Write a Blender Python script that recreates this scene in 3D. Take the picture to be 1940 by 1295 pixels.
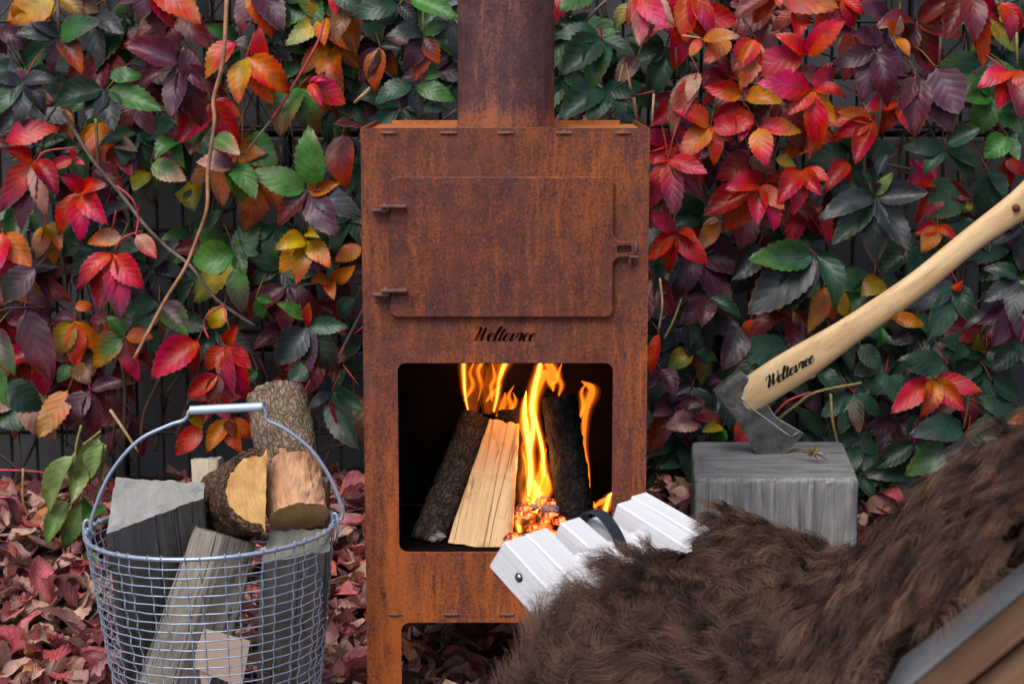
import bpy, math, random
import numpy as np
from mathutils import Vector, Matrix, Quaternion, noise as mn
from mathutils.geometry import tessellate_polygon

for o in list(bpy.data.objects): bpy.data.objects.remove(o)
SC = bpy.context.scene
COL = SC.collection
R = math.radians
random.seed(7); rng = np.random.default_rng(11)

# ------------------------------------------------------------ camera
PW, PH, FPX, PITCH, CAMH = 1940, 1295, 3540.0, R(8.8), 1.06
cam = bpy.data.cameras.new('camera'); camo = bpy.data.objects.new('camera', cam); COL.objects.link(camo)
camo.location = (0, 0, CAMH); camo.rotation_euler = (math.pi/2 - PITCH, 0, 0)
cam.sensor_width = 36; cam.lens = FPX/PW*36; cam.clip_end = 200; cam.clip_start = 0.05
cam.dof.use_dof = True; cam.dof.focus_distance = 2.98; cam.dof.aperture_fstop = 7.0
SC.camera = camo
# ------------------------------------------------------------ sky, sun, exposure
w = bpy.data.worlds.new('World'); SC.world = w; w.use_nodes = True
nt = w.node_tree; bg = nt.nodes['Background']; sky = nt.nodes.new('ShaderNodeTexSky')
sky.sky_type = 'NISHITA'; sky.sun_disc = False; sky.sun_elevation = R(57); sky.sun_rotation = R(205)
sky.air_density = 1.0; sky.dust_density = 3.0; sky.ozone_density = 1.0
nt.links.new(sky.outputs[0], bg.inputs[0]); bg.inputs[1].default_value = 0.10
sun = bpy.data.lights.new('sun', 'SUN'); sun.energy = 1.5; sun.angle = R(40); sun.color = (1.0, 0.97, 0.92)
suno = bpy.data.objects.new('sun', sun); COL.objects.link(suno)
suno.rotation_euler = Vector((0.25, 0.50, -0.86)).to_track_quat('-Z', 'Y').to_euler()
SC.view_settings.view_transform = 'Standard'; SC.view_settings.look = 'None'
SC.view_settings.exposure = 0.78; SC.view_settings.gamma = 1
SC.render.engine = 'CYCLES'; SC.cycles.use_denoising = True
SC.cycles.max_bounces = 5; SC.cycles.diffuse_bounces = 3; SC.cycles.glossy_bounces = 2; SC.cycles.volume_step_rate = 2.0; SC.cycles.transparent_max_bounces = 12; SC.cycles.volume_bounces = 0
SC.cycles.sample_clamp_indirect = 4

def un(px, py, Y):
    "point of the plane at distance Y that the photograph shows at a pixel"
    c, s = math.cos(PITCH), math.sin(PITCH)
    a = (px-PW/2)/FPX; b = (PH/2-py)/FPX
    t = Y/(c+b*s)
    return Vector((a*t, Y, CAMH+t*(b*c-s)))

# ------------------------------------------------------------ node helper
class NB:
    def __init__(s, name):
        s.m = bpy.data.materials.new(name); s.m.use_nodes = True
        s.t = s.m.node_tree; s.b = s.t.nodes['Principled BSDF']; s.out = s.t.nodes['Material Output']
    def n(s, ty, **k):
        x = s.t.nodes.new(ty)
        for a, v in k.items(): setattr(x, a, v)
        return x
    def put(s, sock, v):
        if isinstance(v, bpy.types.NodeSocket): s.t.links.new(v, sock)
        elif isinstance(v, tuple) and len(v) == 3 and sock.type == 'RGBA': sock.default_value = (*v, 1)
        else: sock.default_value = v
    def co(s, kind='Object'): return s.n('ShaderNodeTexCoord').outputs[kind]
    def map(s, v, sc=(1,1,1), loc=(0,0,0), rot=(0,0,0)):
        x = s.n('ShaderNodeMapping'); s.put(x.inputs[0], v)
        x.inputs[1].default_value = loc; x.inputs[2].default_value = rot; x.inputs[3].default_value = sc
        return x.outputs[0]
    def noise(s, v, sc, det=4, ro=.55, dist=0):
        x = s.n('ShaderNodeTexNoise'); s.put(x.inputs['Vector'], v)
        x.inputs['Scale'].default_value = sc; x.inputs['Detail'].default_value = det
        x.inputs['Roughness'].default_value = ro; x.inputs['Distortion'].default_value = dist
        return x.outputs[0]
    def vor(s, v, sc, feat='F1'):
        x = s.n('ShaderNodeTexVoronoi', feature=feat); s.put(x.inputs['Vector'], v); x.inputs['Scale'].default_value = sc
        return x.outputs[0]
    def ramp(s, f, stops, interp='LINEAR'):
        x = s.n('ShaderNodeValToRGB'); s.put(x.inputs[0], f); r = x.color_ramp; r.interpolation = interp
        while len(r.elements) < len(stops): r.elements.new(.5)
        for e, (p, c) in zip(r.elements, stops):
            e.position = p; e.color = (*c, 1) if isinstance(c, tuple) else (c, c, c, 1)
        return x.outputs[0]
    def mix(s, f, a, b, blend='MIX'):
        x = s.n('ShaderNodeMix', data_type='RGBA', blend_type=blend)
        s.put(x.inputs[0], f); s.put(x.inputs[6], a); s.put(x.inputs[7], b); return x.outputs[2]
    def ma(s, op, a, b=None, c=None):
        x = s.n('ShaderNodeMath', operation=op); s.put(x.inputs[0], a)
        if b is not None: s.put(x.inputs[1], b)
        if c is not None: s.put(x.inputs[2], c)
        return x.outputs[0]
    def bump(s, h, st=.5, d=.002, nrm=None):
        x = s.n('ShaderNodeBump'); x.inputs['Strength'].default_value = st; x.inputs['Distance'].default_value = d
        s.put(x.inputs['Height'], h)
        if nrm is not None: s.put(x.inputs['Normal'], nrm)
        return x.outputs[0]
    def set(s, **k):
        for a, v in k.items():
            s.put(s.b.inputs[{'col':'Base Color','rough':'Roughness','metal':'Metallic','nrm':'Normal','spec':'Specular IOR Level',
                              'emc':'Emission Color','ems':'Emission Strength','alpha':'Alpha','sheen':'Sheen Weight','coat':'Coat Weight'}[a]], v)
        return s.m
MAT = {}

def mat_rust(name, dark, mid, light, orange, amt=.5, zsplit=None, pip=False):
    b = NB(name); v = b.co()
    n1 = b.noise(v, 24, 12, .80); st = b.noise(b.map(v, (70, 70, 11)), 1.0, 9, .72, .4); fine = b.noise(v, 210, 6, .75)
    big = b.noise(v, 5.5, 3, .5); bigs = b.noise(b.map(v, (16, 16, 3)), 1.0, 3, .5)
    f = b.ma('ADD', b.ma('MULTIPLY', n1, .62), b.ma('ADD', b.ma('MULTIPLY', st, .22), b.ma('MULTIPLY', fine, .40)))
    f = b.ma('MULTIPLY_ADD', f, 1.7, -.55)
    c = b.ramp(f, [(.30, dark), (.50, mid), (.72, light)])
    c = b.mix(b.ramp(big, [(.42, 0.), (.62, .55)]), c, b.mix(.5, c, (.078, .036, .042)))
    m = b.ma('ADD', b.ma('MULTIPLY', st, .55), b.ma('ADD', b.ma('MULTIPLY', bigs, .45), b.ma('MULTIPLY', fine, .45)))
    if zsplit:   # rain washes the lower plate, which rusts brighter
        z = b.n('ShaderNodeSeparateXYZ'); b.put(z.inputs[0], v)
        m = b.ma('ADD', m, b.ma('MULTIPLY', b.ramp(z.outputs[2], [(zsplit[0], 1.), (zsplit[1], 0.)]), zsplit[2]))
    if pip:      # rust collar where water stands at the foot of the pipe
        z = b.n('ShaderNodeSeparateXYZ'); b.put(z.inputs[0], v)
        m = b.ma('ADD', m, b.ma('MULTIPLY', b.ramp(b.ma('SUBTRACT', z.outputs[2], .90), [(.055, 1.), (.085, 0.)]), .16))
    c = b.mix(b.ma('MULTIPLY', b.ramp(m, [(.74, 0.), (.92, 1.)]), amt), c, orange)
    c = b.mix(b.ramp(b.noise(v, 330, 3, .6), [(.60, 0.), (.70, .55 if not pip else .35)]), c, orange)
    c = b.mix(b.ramp(fine, [(.30, .75), (.44, 0.)]), c, (.028, .014, .016))
    grey = b.ramp(b.noise(b.map(v, (1, 1, 1), (3.1, 1.7, .4)), 11, 5, .6), [(.64, 0.), (.74, .4)])
    c = b.mix(grey, c, (.105, .068, .066))
    MAT[name] = b.set(col=c, rough=b.ramp(fine, [(.3, .55), (.7, .85)]), spec=.35, nrm=b.bump(b.ma('ADD', fine, b.ma('MULTIPLY', n1, .6)), .45, .0014))
mat_rust('rust_plate', (.034, .012, .014), (.148, .039, .020), (.255, .070, .027), (.50, .12, .014), .72, (.08, .72, .13))
mat_rust('rust_door', (.028, .010, .012), (.124, .032, .018), (.215, .056, .024), (.46, .105, .014), .65)
mat_rust('rust_pipe', (.028, .014, .017), (.082, .034, .034), (.150, .070, .062), (.42, .13, .045), .5, None, True)
mat_rust('rust_top', (.32, .09, .02), (.50, .15, .03), (.60, .20, .04), (.66, .24, .05), .5)
mat_rust('rust_weld', (.06, .035, .035), (.15, .075, .06), (.23, .11, .085), (.35, .12, .05), .3)

def mat_simple(name, col, rough=.7, metal=0., nsc=30, var=.3, bump=.2, bd=.002, spec=.4, stretch=(1,1,1)):
    b = NB(name); v = b.map(b.co(), stretch); n = b.noise(v, nsc, 5, .6)
    lo = tuple(c*(1-var) for c in col); hi = tuple(min(1, c*(1+var)) for c in col)
    MAT[name] = b.set(col=b.ramp(n, [(.3, lo), (.7, hi)]), rough=rough, metal=metal, spec=spec, nrm=b.bump(n, bump, bd))
mat_simple('soot', (.005, .004, .004), .95, spec=.02)
mat_simple('wire_dark', (.012, .013, .013), .55)
mat_simple('soil', (.03, .02, .015), .95, nsc=20, var=.6, bump=1, bd=.01)
mat_simple('galv', (.37, .45, .58), .40, .55, 60, .14, .12, .0006)
mat_simple('galv_grip', (.46, .55, .70), .42, .25, 60, .1, .05, .0005)
mat_simple('black_ink', (.006, .005, .006), .8, var=.5)
mat_simple('strap_black', (.022, .026, .036), .55, nsc=200, var=.2)
mat_simple('hole_shade', (.10, .045, .02), .9)
mat_simple('screw_steel', (.35, .35, .36), .35, .9)
mat_simple('skin_leather', (.10, .075, .06), .85, nsc=50)
mat_simple('card', (.56, .42, .33), .8, nsc=90, var=.12, bump=.15, bd=.0005, stretch=(1, 1, 6))
def mat_wall():
    b = NB('wall'); v = b.co(); n = b.noise(v, 4, 6, .6); st = b.noise(b.map(v, (9, 9, 1)), 1.5, 5, .6)
    f = b.ma('ADD', b.ma('MULTIPLY', n, .6), b.ma('MULTIPLY', st, .4))
    c = b.ramp(f, [(.35, (.065, .065, .072)), (.65, (.14, .14, .152))])
    MAT['wall'] = b.set(col=c, rough=.8, nrm=b.bump(b.noise(v, 120, 4), .15, .001))
mat_wall()
def mat_wood(name, cols, gs=(130, 130, 5), rough=.75, bump=.5, bd=.002, cracks=.0, spots=None, cut=False):
    b = NB(name); v = b.co()
    g = b.noise(b.map(v, gs), 1.0, 6, .65, .6); fine = b.noise(b.map(v, tuple(x*3 for x in gs)), 1.0, 4, .6)
    blot = b.noise(v, 9, 4, .5)
    f = b.ma('ADD', b.ma('MULTIPLY', g, .6), b.ma('ADD', b.ma('MULTIPLY', fine, .22), b.ma('MULTIPLY', blot, .25)))
    c = b.ramp(f, [(.36, cols[0]), (.54, cols[1]), (.72, cols[2])])
    if cracks:
        ck = b.ramp(b.noise(b.map(v, tuple(x*1.6 for x in gs), (5, 2, 8)), 1.0, 3, .5, .3), [(.30, 1.), (.36, 0.)])
        c = b.mix(b.ma('MULTIPLY', ck, cracks), c, tuple(x*.18 for x in cols[0]))
        ln_ = b.ma('ABSOLUTE', b.ma('SUBTRACT', b.noise(b.map(v, (gs[0]*.25 if gs[0] > 20 else gs[0]*.05, gs[1]*.25, gs[2]*.25 if gs[2] > 20 else gs[2]*.05), (7, 1, 3)), 1.0, 3, .45, .3), .5))
        c = b.mix(b.ma('MULTIPLY', b.ramp(ln_, [(.004, 1.), (.012, 0.)]), cracks*.85), c, tuple(x*.15 for x in cols[0]))
        f = b.ma('SUBTRACT', f, b.ma('MULTIPLY', b.ramp(ln_, [(.004, 1.), (.014, 0.)]), cracks*.6))
    if cut:
        sx = b.n('ShaderNodeSeparateXYZ'); b.put(sx.inputs[0], b.map(v, (1, 1, 1), cut)); rr = b.ma('SQRT', b.ma('ADD', b.ma('POWER', sx.outputs[0], 2.), b.ma('POWER', sx.outputs[1], 2.)))
        rg = b.ma('SINE', b.ma('MULTIPLY', b.ma('ADD', rr, b.ma('MULTIPLY', blot, .02)), 950.))
        c = b.mix(b.ramp(rg, [(.3, 0.), (1., .22)]), c, tuple(x*.8 for x in cols[0]))
    if spots:
        c = b.mix(b.ramp(b.noise(v, spots[1], 3, .6), [(.56, 0.), (.68, spots[2])]), c, spots[0])
    MAT[name] = b.set(col=c, rough=rough, spec=.3, nrm=b.bump(f, bump, bd))
mat_wood('split_dark', ((.075, .071, .070), (.155, .147, .143), (.27, .255, .245)), cracks=.8, bump=.9)
mat_wood('split_grey', ((.09, .075, .058), (.23, .20, .165), (.40, .36, .30)), cracks=.9, bump=1., bd=.004)
mat_wood('split_pale', ((.40, .31, .21), (.55, .45, .33), (.66, .57, .46)), cracks=.3)
mat_wood('split_fire', ((.46, .27, .12), (.62, .41, .21), (.72, .53, .31)), gs=(120, 120, 5), cracks=.7, bump=.9, bd=.003, spots=((.36, .20, .09), 20, .6))
mat_wood('split_brown', ((.15, .085, .05), (.24, .14, .08), (.34, .21, .12)), cracks=.6)
mat_wood('end_grey', ((.17, .165, .15), (.26, .255, .24), (.35, .34, .32)), gs=(40, 12, 40), bump=.3, spots=((.12, .12, .10), 30, .5), cut=(.03, .05, 0))
mat_wood('end_green', ((.06, .065, .055), (.13, .135, .115), (.20, .195, .165)), gs=(40, 10, 40), spots=((.32, .15, .05), 14, .8))
mat_wood('end_yellow', ((.50, .25, .075), (.68, .39, .14), (.76, .50, .22)), gs=(45, 25, 45), bump=.2, spots=((.50, .19, .05), 24, .7), cut=(-.03, 0, 0))
mat_wood('end_orange', ((.42, .21, .075), (.58, .32, .13), (.68, .43, .20)), gs=(50, 20, 50), bump=.3, cut=(0, -.02, 0))
mat_wood('block_wood', ((.085, .085, .086), (.20, .199, .196), (.37, .365, .352)), gs=(110, 110, 7), cracks=.5, bump=.8, spots=((.13, .13, .135), 16, .6))
mat_wood('block_top', ((.10, .10, .104), (.18, .18, .18), (.30, .295, .285)), gs=(9, 140, 140), cracks=.9, bump=.9, spots=((.10, .10, .105), 12, .6))
mat_wood('slat_white', ((.54, .54, .56), (.66, .66, .675), (.73, .73, .735)), gs=(5, 170, 170), bump=.08, cracks=.12, bd=.001)
mat_wood('slat_back', ((.17, .085, .045), (.26, .14, .08), (.35, .21, .13)), gs=(3, 60, 60), bump=.2, bd=.001)
def mat_bark(name, cols, sc=55, moss=None, peel=None):
    b = NB(name); v = b.co(); wv = b.n('ShaderNodeVectorMath', operation='MULTIPLY_ADD'); nt_ = b.n('ShaderNodeTexNoise'); b.put(nt_.inputs['Vector'], v); nt_.inputs['Scale'].default_value = 45; nt_.inputs['Detail'].default_value = 4
    b.put(wv.inputs[0], nt_.outputs[1]); wv.inputs[1].default_value = (.035, .035, .035); b.put(wv.inputs[2], v)
    e = b.vor(b.map(wv.outputs[0], (1, 1, .4)), sc*1.7, 'DISTANCE_TO_EDGE')
    n = b.noise(v, 40, 6, .7); n2 = b.noise(v, 160, 4, .7)
    f = b.ma('ADD', b.ma('MULTIPLY', n, .7), b.ma('MULTIPLY', n2, .3))
    c = b.ramp(f, [(.36, cols[0]), (.52, cols[1]), (.68, cols[2])])
    c = b.mix(b.ramp(e, [(.0, .7), (.07, 0.)]), c, tuple(x*.35 for x in cols[0]))
    if moss:
        c = b.mix(b.ma('MULTIPLY', b.ramp(b.noise(b.map(v, (1,1,1), moss[3]), moss[1], 4, .7), [(.52, 0.), (.62, 1.)]), moss[2]), c, moss[0])
    h = b.ma('ADD', b.ma('MULTIPLY', f, .8), b.ramp(e, [(0., 0.), (.15, .5)]))
    MAT[name] = b.set(col=c, rough=.9, spec=.2, nrm=b.bump(h, 1., .005))
mat_bark('bark_brown', ((.06, .034, .022), (.13, .07, .042), (.23, .135, .085)), moss=((.045, .055, .015), 14, .6, (0, .3, 0)))
mat_bark('bark_light', ((.13, .085, .06), (.26, .18, .125), (.40, .29, .21)), 70, moss=((.09, .11, .025), 13, .45, (.2, .1, .35)))
mat_wood('bark_peeled', ((.30, .13, .065), (.46, .24, .125), (.58, .35, .20)), gs=(60, 60, 14), bump=.3, spots=((.20, .12, .09), 24, .7))
mat_bark('bark_fire', ((.022, .017, .014), (.05, .038, .03), (.12, .095, .075)), 60)
mat_bark('charred', ((.006, .006, .006), (.014, .012, .012), (.045, .035, .03)), 45)
def mat_axe():
    b = NB('axe_handle_wood'); v = b.co()
    g = b.noise(b.map(v, (5, 60, 60)), 1., 5, .6, .4); bl = b.noise(v, 14, 5, .65)
    c = b.ramp(g, [(.3, (.50, .30, .14)), (.5, (.66, .44, .23)), (.7, (.74, .54, .31))])
    c = b.mix(b.ramp(bl, [(.56, 0.), (.72, .55)]), c, (.33, .21, .12))
    c = b.mix(b.ramp(b.noise(b.map(v, (8, 40, 40), (2, 0, 0)), 1.4, 4, .6), [(.64, 0.), (.70, .5)]), c, (.22, .14, .09))
    MAT['axe_handle_wood'] = b.set(col=c, rough=.48, spec=.4, nrm=b.bump(g, .1, .001))
    b = NB('axe_steel'); v = b.co(); n = b.noise(v, 35, 5, .65); f = b.noise(v, 260, 3)
    c = b.ramp(n, [(.3, (.045, .043, .042)), (.55, (.105, .101, .098)), (.75, (.20, .19, .185))])
    c = b.mix(b.ramp(b.noise(v, 22, 4, .6), [(.64, 0.), (.74, .55)]), c, (.30, .11, .03))
    MAT['axe_steel'] = b.set(col=c, rough=b.ramp(n, [(.3, .42), (.7, .62)]), metal=.25, nrm=b.bump(b.ma('ADD', n, b.ma('MULTIPLY', f, .6)), .9, .0015))
    mat_simple('axe_edge', (.46, .45, .44), .4, .5, 200, .25)
mat_axe()
def mat_leaf(name, rough, dry):
    b = NB(name); a = b.n('ShaderNodeAttribute', attribute_name='pigment').outputs[0]
    uv = b.n('ShaderNodeUVMap', uv_map='UVMap').outputs[0]
    s = b.n('ShaderNodeSeparateXYZ'); b.put(s.inputs[0], uv); u, v = s.outputs[0], s.outputs[1]
    au = b.ma('ABSOLUTE', u)
    lat = b.ma('FRACT', b.ma('SUBTRACT', b.ma('MULTIPLY', v, 6.5), b.ma('MULTIPLY', b.ma('POWER', au, .8), 1.8)))
    lat = b.ma('ABSOLUTE', b.ma('SUBTRACT', lat, .5))
    vein = b.ma('MAXIMUM', b.ma('MULTIPLY', b.ramp(lat, [(0., 1.), (.05, 0.)]), .5), b.ramp(au, [(.0, 1.), (.06, 0.)]))
    o = b.co(); bl = b.noise(o, 38, 4, .6); fi = b.noise(o, 190, 3, .6)
    c = b.mix(1., a, b.ramp(bl, [(.3, .62), (.7, 1.38)]), 'MULTIPLY')
    hs = b.n('ShaderNodeHueSaturation'); b.put(hs.inputs['Hue'], b.ramp(b.noise(o, 14, 2, .5), [(.35, .480 if not dry else .488), (.65, .523 if not dry else .525)])); hs.inputs['Saturation'].default_value = 1.08 if not dry else .86; b.put(hs.inputs['Color'], c); c = hs.outputs[0]
    c = b.mix(b.ma('MULTIPLY', vein, .30 if not dry else .25), c, b.mix(.5, b.mix(1., a, (1.5, 1.4, 1.3), 'MULTIPLY'), (.22, .16, .11)))
    c = b.mix(b.ramp(b.noise(o, 70, 3, .6), [(.70, 0.), (.78, .6)]), c, (.07, .035, .03))
    ed = b.ma('ADD', b.ma('MULTIPLY', au, b.ma('ADD', v, .35)), b.ma('MULTIPLY', b.noise(o, 55, 3, .7), 1.1))
    c = b.mix(b.ramp(ed, [(1.32, 0.), (1.55, .7)]) if False else b.ramp(b.ma('MULTIPLY', ed, .5), [(.70, 0.), (.80, .65)]), c, (.16, .075, .035))
    puff = b.ma('SUBTRACT', b.ramp(lat, [(0., 0.), (.4, 1.)], 'EASE'), b.ma('MULTIPLY', fi, .35 if not dry else 1.2))
    nrm = b.bump(puff, .16 if not dry else .5, .0018)
    b.set(col=c, rough=rough, spec=.5 if not dry else .25, nrm=nrm)
    tr = b.n('ShaderNodeBsdfTranslucent'); b.put(tr.inputs[0], c); b.put(tr.inputs[1], nrm)
    mx = b.n('ShaderNodeMixShader'); mx.inputs[0].default_value = .28
    b.t.links.new(b.b.outputs[0], mx.inputs[1]); b.t.links.new(tr.outputs[0], mx.inputs[2]); b.t.links.new(mx.outputs[0], b.out.inputs[0])
    MAT[name] = b.m
mat_leaf('leaf', .40, False); mat_leaf('leaf_dry', .7, True)
def mat_stem(name, col):
    mat_simple(name, col, .65, nsc=60, var=.4, bump=.4, bd=.001)
for n_, c_ in dict(stem_brown=(.085, .055, .038), stem_dark=(.035, .027, .02), stem_orange=(.36, .17, .09), stem_red=(.42, .05, .06), stem_olive=(.24, .18, .06), stem_grey=(.17, .13, .10), stem_tan=(.45, .30, .16)).items(): mat_stem(n_, c_)
def mat_flame(name, col, st):
    b = NB(name); e = b.n('ShaderNodeEmission'); v = b.co()
    n = b.noise(b.map(v, (1, 1, .28)), 75, 3, .6, .6)
    b.put(e.inputs[0], col); b.put(e.inputs[1], b.ma('MULTIPLY', b.ramp(n, [(.38, .03), (.64, 1.)]), st))
    b.t.links.remove(b.out.inputs[0].links[0]); b.t.links.new(e.outputs[0], b.out.inputs[1]); MAT[name] = b.m
SHELL = {'flame_hot': ((.40, 24., (1., .42, .06)), (.70, 8., (1., .28, .02)), (1.0, 3.6, (1., .20, .009)), (1.35, 1.5, (1., .15, .005)), (1.8, .6, (1., .12, .003))),
         'flame_mid': ((.55, 7., (1., .27, .016)), (.85, 3.6, (1., .19, .008)), (1.2, 1.7, (1., .15, .005)), (1.65, .65, (1., .12, .003))), 'flame_dim': ((.7, 2.6, (1., .18, .009)), (1.15, 1.3, (1., .14, .005)))}
for n_ in SHELL:
    for k_, (_, st_, c_) in enumerate(SHELL[n_]): mat_flame(f'{n_}_{k_}', c_, st_)
def mat_ember():
    b = NB('ember'); v = b.co(); n = b.noise(v, 60, 4, .7)
    c = b.ramp(n, [(.42, (0., 0., 0.)), (.52, (.9, .06, .01)), (.68, (1., .30, .05))])
    MAT['ember'] = b.set(col=(.05, .03, .03), rough=.9, emc=c, ems=b.ramp(n, [(.44, 0.), (.6, 1.)])); 
    em = b.b.inputs['Emission Strength'].links[0].from_socket
    b.put(b.b.inputs['Emission Strength'], b.ma('MULTIPLY', em, 2.0))
mat_ember()
mat_simple('ash', (.16, .15, .16), .95, nsc=60, var=.6)
def mat_fur():
    b = NB('fur'); hi = b.n('ShaderNodeHairInfo'); inter = hi.outputs['Intercept']; rnd = hi.outputs['Random']
    tone = b.n('ShaderNodeAttribute', attribute_name='tone').outputs['Fac']
    root = b.mix(tone, (.006, .004, .004), (.018, .010, .008))  # wool is darker at the root, deepened here to paint shade between locks
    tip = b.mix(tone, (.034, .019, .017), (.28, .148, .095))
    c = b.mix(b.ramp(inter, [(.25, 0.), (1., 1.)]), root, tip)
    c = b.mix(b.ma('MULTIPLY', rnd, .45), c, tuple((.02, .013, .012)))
    d = b.n('ShaderNodeBsdfDiffuse'); b.put(d.inputs[0], c)
    h = b.n('ShaderNodeBsdfHair'); h.component = 'Reflection'; b.put(h.inputs[0], b.mix(.5, c, (.30, .19, .15)))
    h.inputs['RoughnessU'].default_value = .22; h.inputs['RoughnessV'].default_value = .5
    mx = b.n('ShaderNodeMixShader'); mx.inputs[0].default_value = .28
    b.t.links.new(d.outputs[0], mx.inputs[1]); b.t.links.new(h.outputs[0], mx.inputs[2])
    b.t.links.new(mx.outputs[0], b.out.inputs[0]); MAT['fur'] = b.m
mat_fur()

# ------------------------------------------------------------ object helpers
def tag(o, label=None, cat=None, group=None, kind=None):
    for k, v in (('label', label), ('category', cat), ('group', group), ('kind', kind)):
        if v: o[k] = v
    return o
def empty(name, loc=(0, 0, 0), rot=(0, 0, 0)):
    o = bpy.data.objects.new(name, None); COL.objects.link(o); o.location = loc; o.rotation_euler = rot
    o.empty_display_size = .02; return o
def mesh(name, V, F, mat, parent=None, smooth=False, mi=None):
    me = bpy.data.meshes.new(name); me.from_pydata([tuple(v) for v in V], [], F)
    for m in (mat if isinstance(mat, (list, tuple)) else [mat]): me.materials.append(MAT[m])
    if mi: me.polygons.foreach_set('material_index', mi)
    if smooth: me.polygons.foreach_set('use_smooth', [True]*len(me.polygons))
    me.update(); return link(name, me, parent)
def link(name, data, parent=None):
    o = bpy.data.objects.new(name, data); COL.objects.link(o)
    if parent: o.parent = parent
    return o
def boxv(c, s, bev=0.):
    "box, edges chamfered by bev"
    cx, cy, cz = c; a, b, d = s[0]/2, s[1]/2, s[2]/2
    if not bev:
        V = [(cx+i*a, cy+j*b, cz+k*d) for i in (-1, 1) for j in (-1, 1) for k in (-1, 1)]
        return V, [(0,1,3,2),(4,6,7,5),(0,4,5,1),(2,3,7,6),(0,2,6,4),(1,5,7,3)]
    V = []; F = []; idx = {}
    for i in (-1, 1):
        for j in (-1, 1):
            for k in (-1, 1):
                for ax in range(3):
                    p = [i*(a-bev), j*(b-bev), k*(d-bev)]; p[ax] = (i*a, j*b, k*d)[ax]
                    idx[(i, j, k, ax)] = len(V); V.append((cx+p[0], cy+p[1], cz+p[2]))
    for ax in range(3):
        o = [x for x in range(3) if x != ax]
        for sg in (-1, 1):
            q = []
            for (x, y) in ((-1,-1),(1,-1),(1,1),(-1,1)):
                t = [0,0,0]; t[ax] = sg; t[o[0]] = x; t[o[1]] = y; q.append(idx[(*t, ax)])
            F.append(q if (sg > 0) == (ax != 1) else q[::-1])
    for ax in range(3):          # edge chamfers, edges parallel to ax
        o = [x for x in range(3) if x != ax]
        for x in (-1, 1):
            for y in (-1, 1):
                q = []
                for z, fa in ((-1, 0), (1, 0), (1, 1), (-1, 1)):
                    t = [0,0,0]; t[ax] = z; t[o[0]] = x; t[o[1]] = y; q.append(idx[(*t, o[fa])])
                F.append(q)
    for i in (-1, 1):
        for j in (-1, 1):
            for k in (-1, 1): F.append([idx[(i, j, k, 0)], idx[(i, j, k, 1)], idx[(i, j, k, 2)]])
    return V, F
def prism(loops, t, plane='xz', off=0.):
    "plate from outline plus hole loops, given in 2D, thickness t"
    flat = [p for l in loops for p in l]; n = len(flat)
    tri = tessellate_polygon([[Vector((x, y, 0)) for x, y in l] for l in loops])
    mk = (lambda x, y, d: (x, d, y)) if plane == 'xz' else ((lambda x, y, d: (d, x, y)) if plane == 'yz' else (lambda x, y, d: (x, y, d)))
    V = [mk(x, y, off) for x, y in flat]+[mk(x, y, off+t) for x, y in flat]
    F = [tuple(f) for f in tri]+[tuple(i+n for i in reversed(f)) for f in tri]
    s = 0
    for l in loops:
        m = len(l)
        for i in range(m):
            a, b = s+i, s+(i+1) % m; F.append((a, b, b+n, a+n))
        s += m
    return V, F
def fixn(o):
    import bmesh
    bm = bmesh.new(); bm.from_mesh(o.data); bmesh.ops.recalc_face_normals(bm, faces=bm.faces); bm.to_mesh(o.data); bm.free(); return o
def rrect(x0, y0, x1, y1, r, n=5):
    P = []
    for cx, cy, a0 in ((x1-r, y1-r, 0), (x0+r, y1-r, 90), (x0+r, y0+r, 180), (x1-r, y0+r, 270)):
        for i in range(n+1):
            a = R(a0+90*i/n); P.append((cx+r*math.cos(a), cy+r*math.sin(a)))
    return P
def smooth_path(P, k=6):
    P = [Vector(p) for p in P]
    if len(P) < 3: return P
    Q = [P[0]*2-P[1]]+P+[P[-1]*2-P[-2]]; out = []
    for i in range(1, len(Q)-2):
        a, b, c, d = Q[i-1], Q[i], Q[i+1], Q[i+2]
        for j in range(k):
            t = j/k; out.append(.5*((2*b)+(c-a)*t+(2*a-5*b+4*c-d)*t*t+(3*b-a-3*c+d)*t**3))
    out.append(P[-1]); return out
def tubev(P, rad, n=8, cap=True, sq=None):
    "tube along points, rad number or list; sq = (a, b) flattening in the frame"
    P = [Vector(p) for p in P]; m = len(P)
    rs = rad if isinstance(rad, (list, tuple)) else [rad]*m
    V = []; F = []; up = None
    for i, p in enumerate(P):
        t = (P[min(i+1, m-1)]-P[max(i-1, 0)]).normalized()
        if up is None:
            up = Vector((0, 0, 1)) if abs(t.z) < .9 else Vector((0, 1, 0))
        s = t.cross(up).normalized(); up = s.cross(t).normalized()
        for k in range(n):
            a = 2*math.pi*k/n; V.append(p+(s*math.cos(a)*(sq[0] if sq else 1)+up*math.sin(a)*(sq[1] if sq else 1))*rs[i])
    for i in range(m-1):
        for k in range(n):
            F.append((i*n+k, i*n+(k+1) % n, (i+1)*n+(k+1) % n, (i+1)*n+k))
    if cap: F += [tuple(reversed(range(n))), tuple((m-1)*n+k for k in range(n))]
    return V, F
def tube(name, P, rad, mat, parent=None, n=8, sq=None): return mesh(name, *tubev(P, rad, n, True, sq), mat, parent, True)
def resample(r, m): return list(np.interp(np.linspace(0, 1, m), np.linspace(0, 1, len(r)), r))

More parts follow.
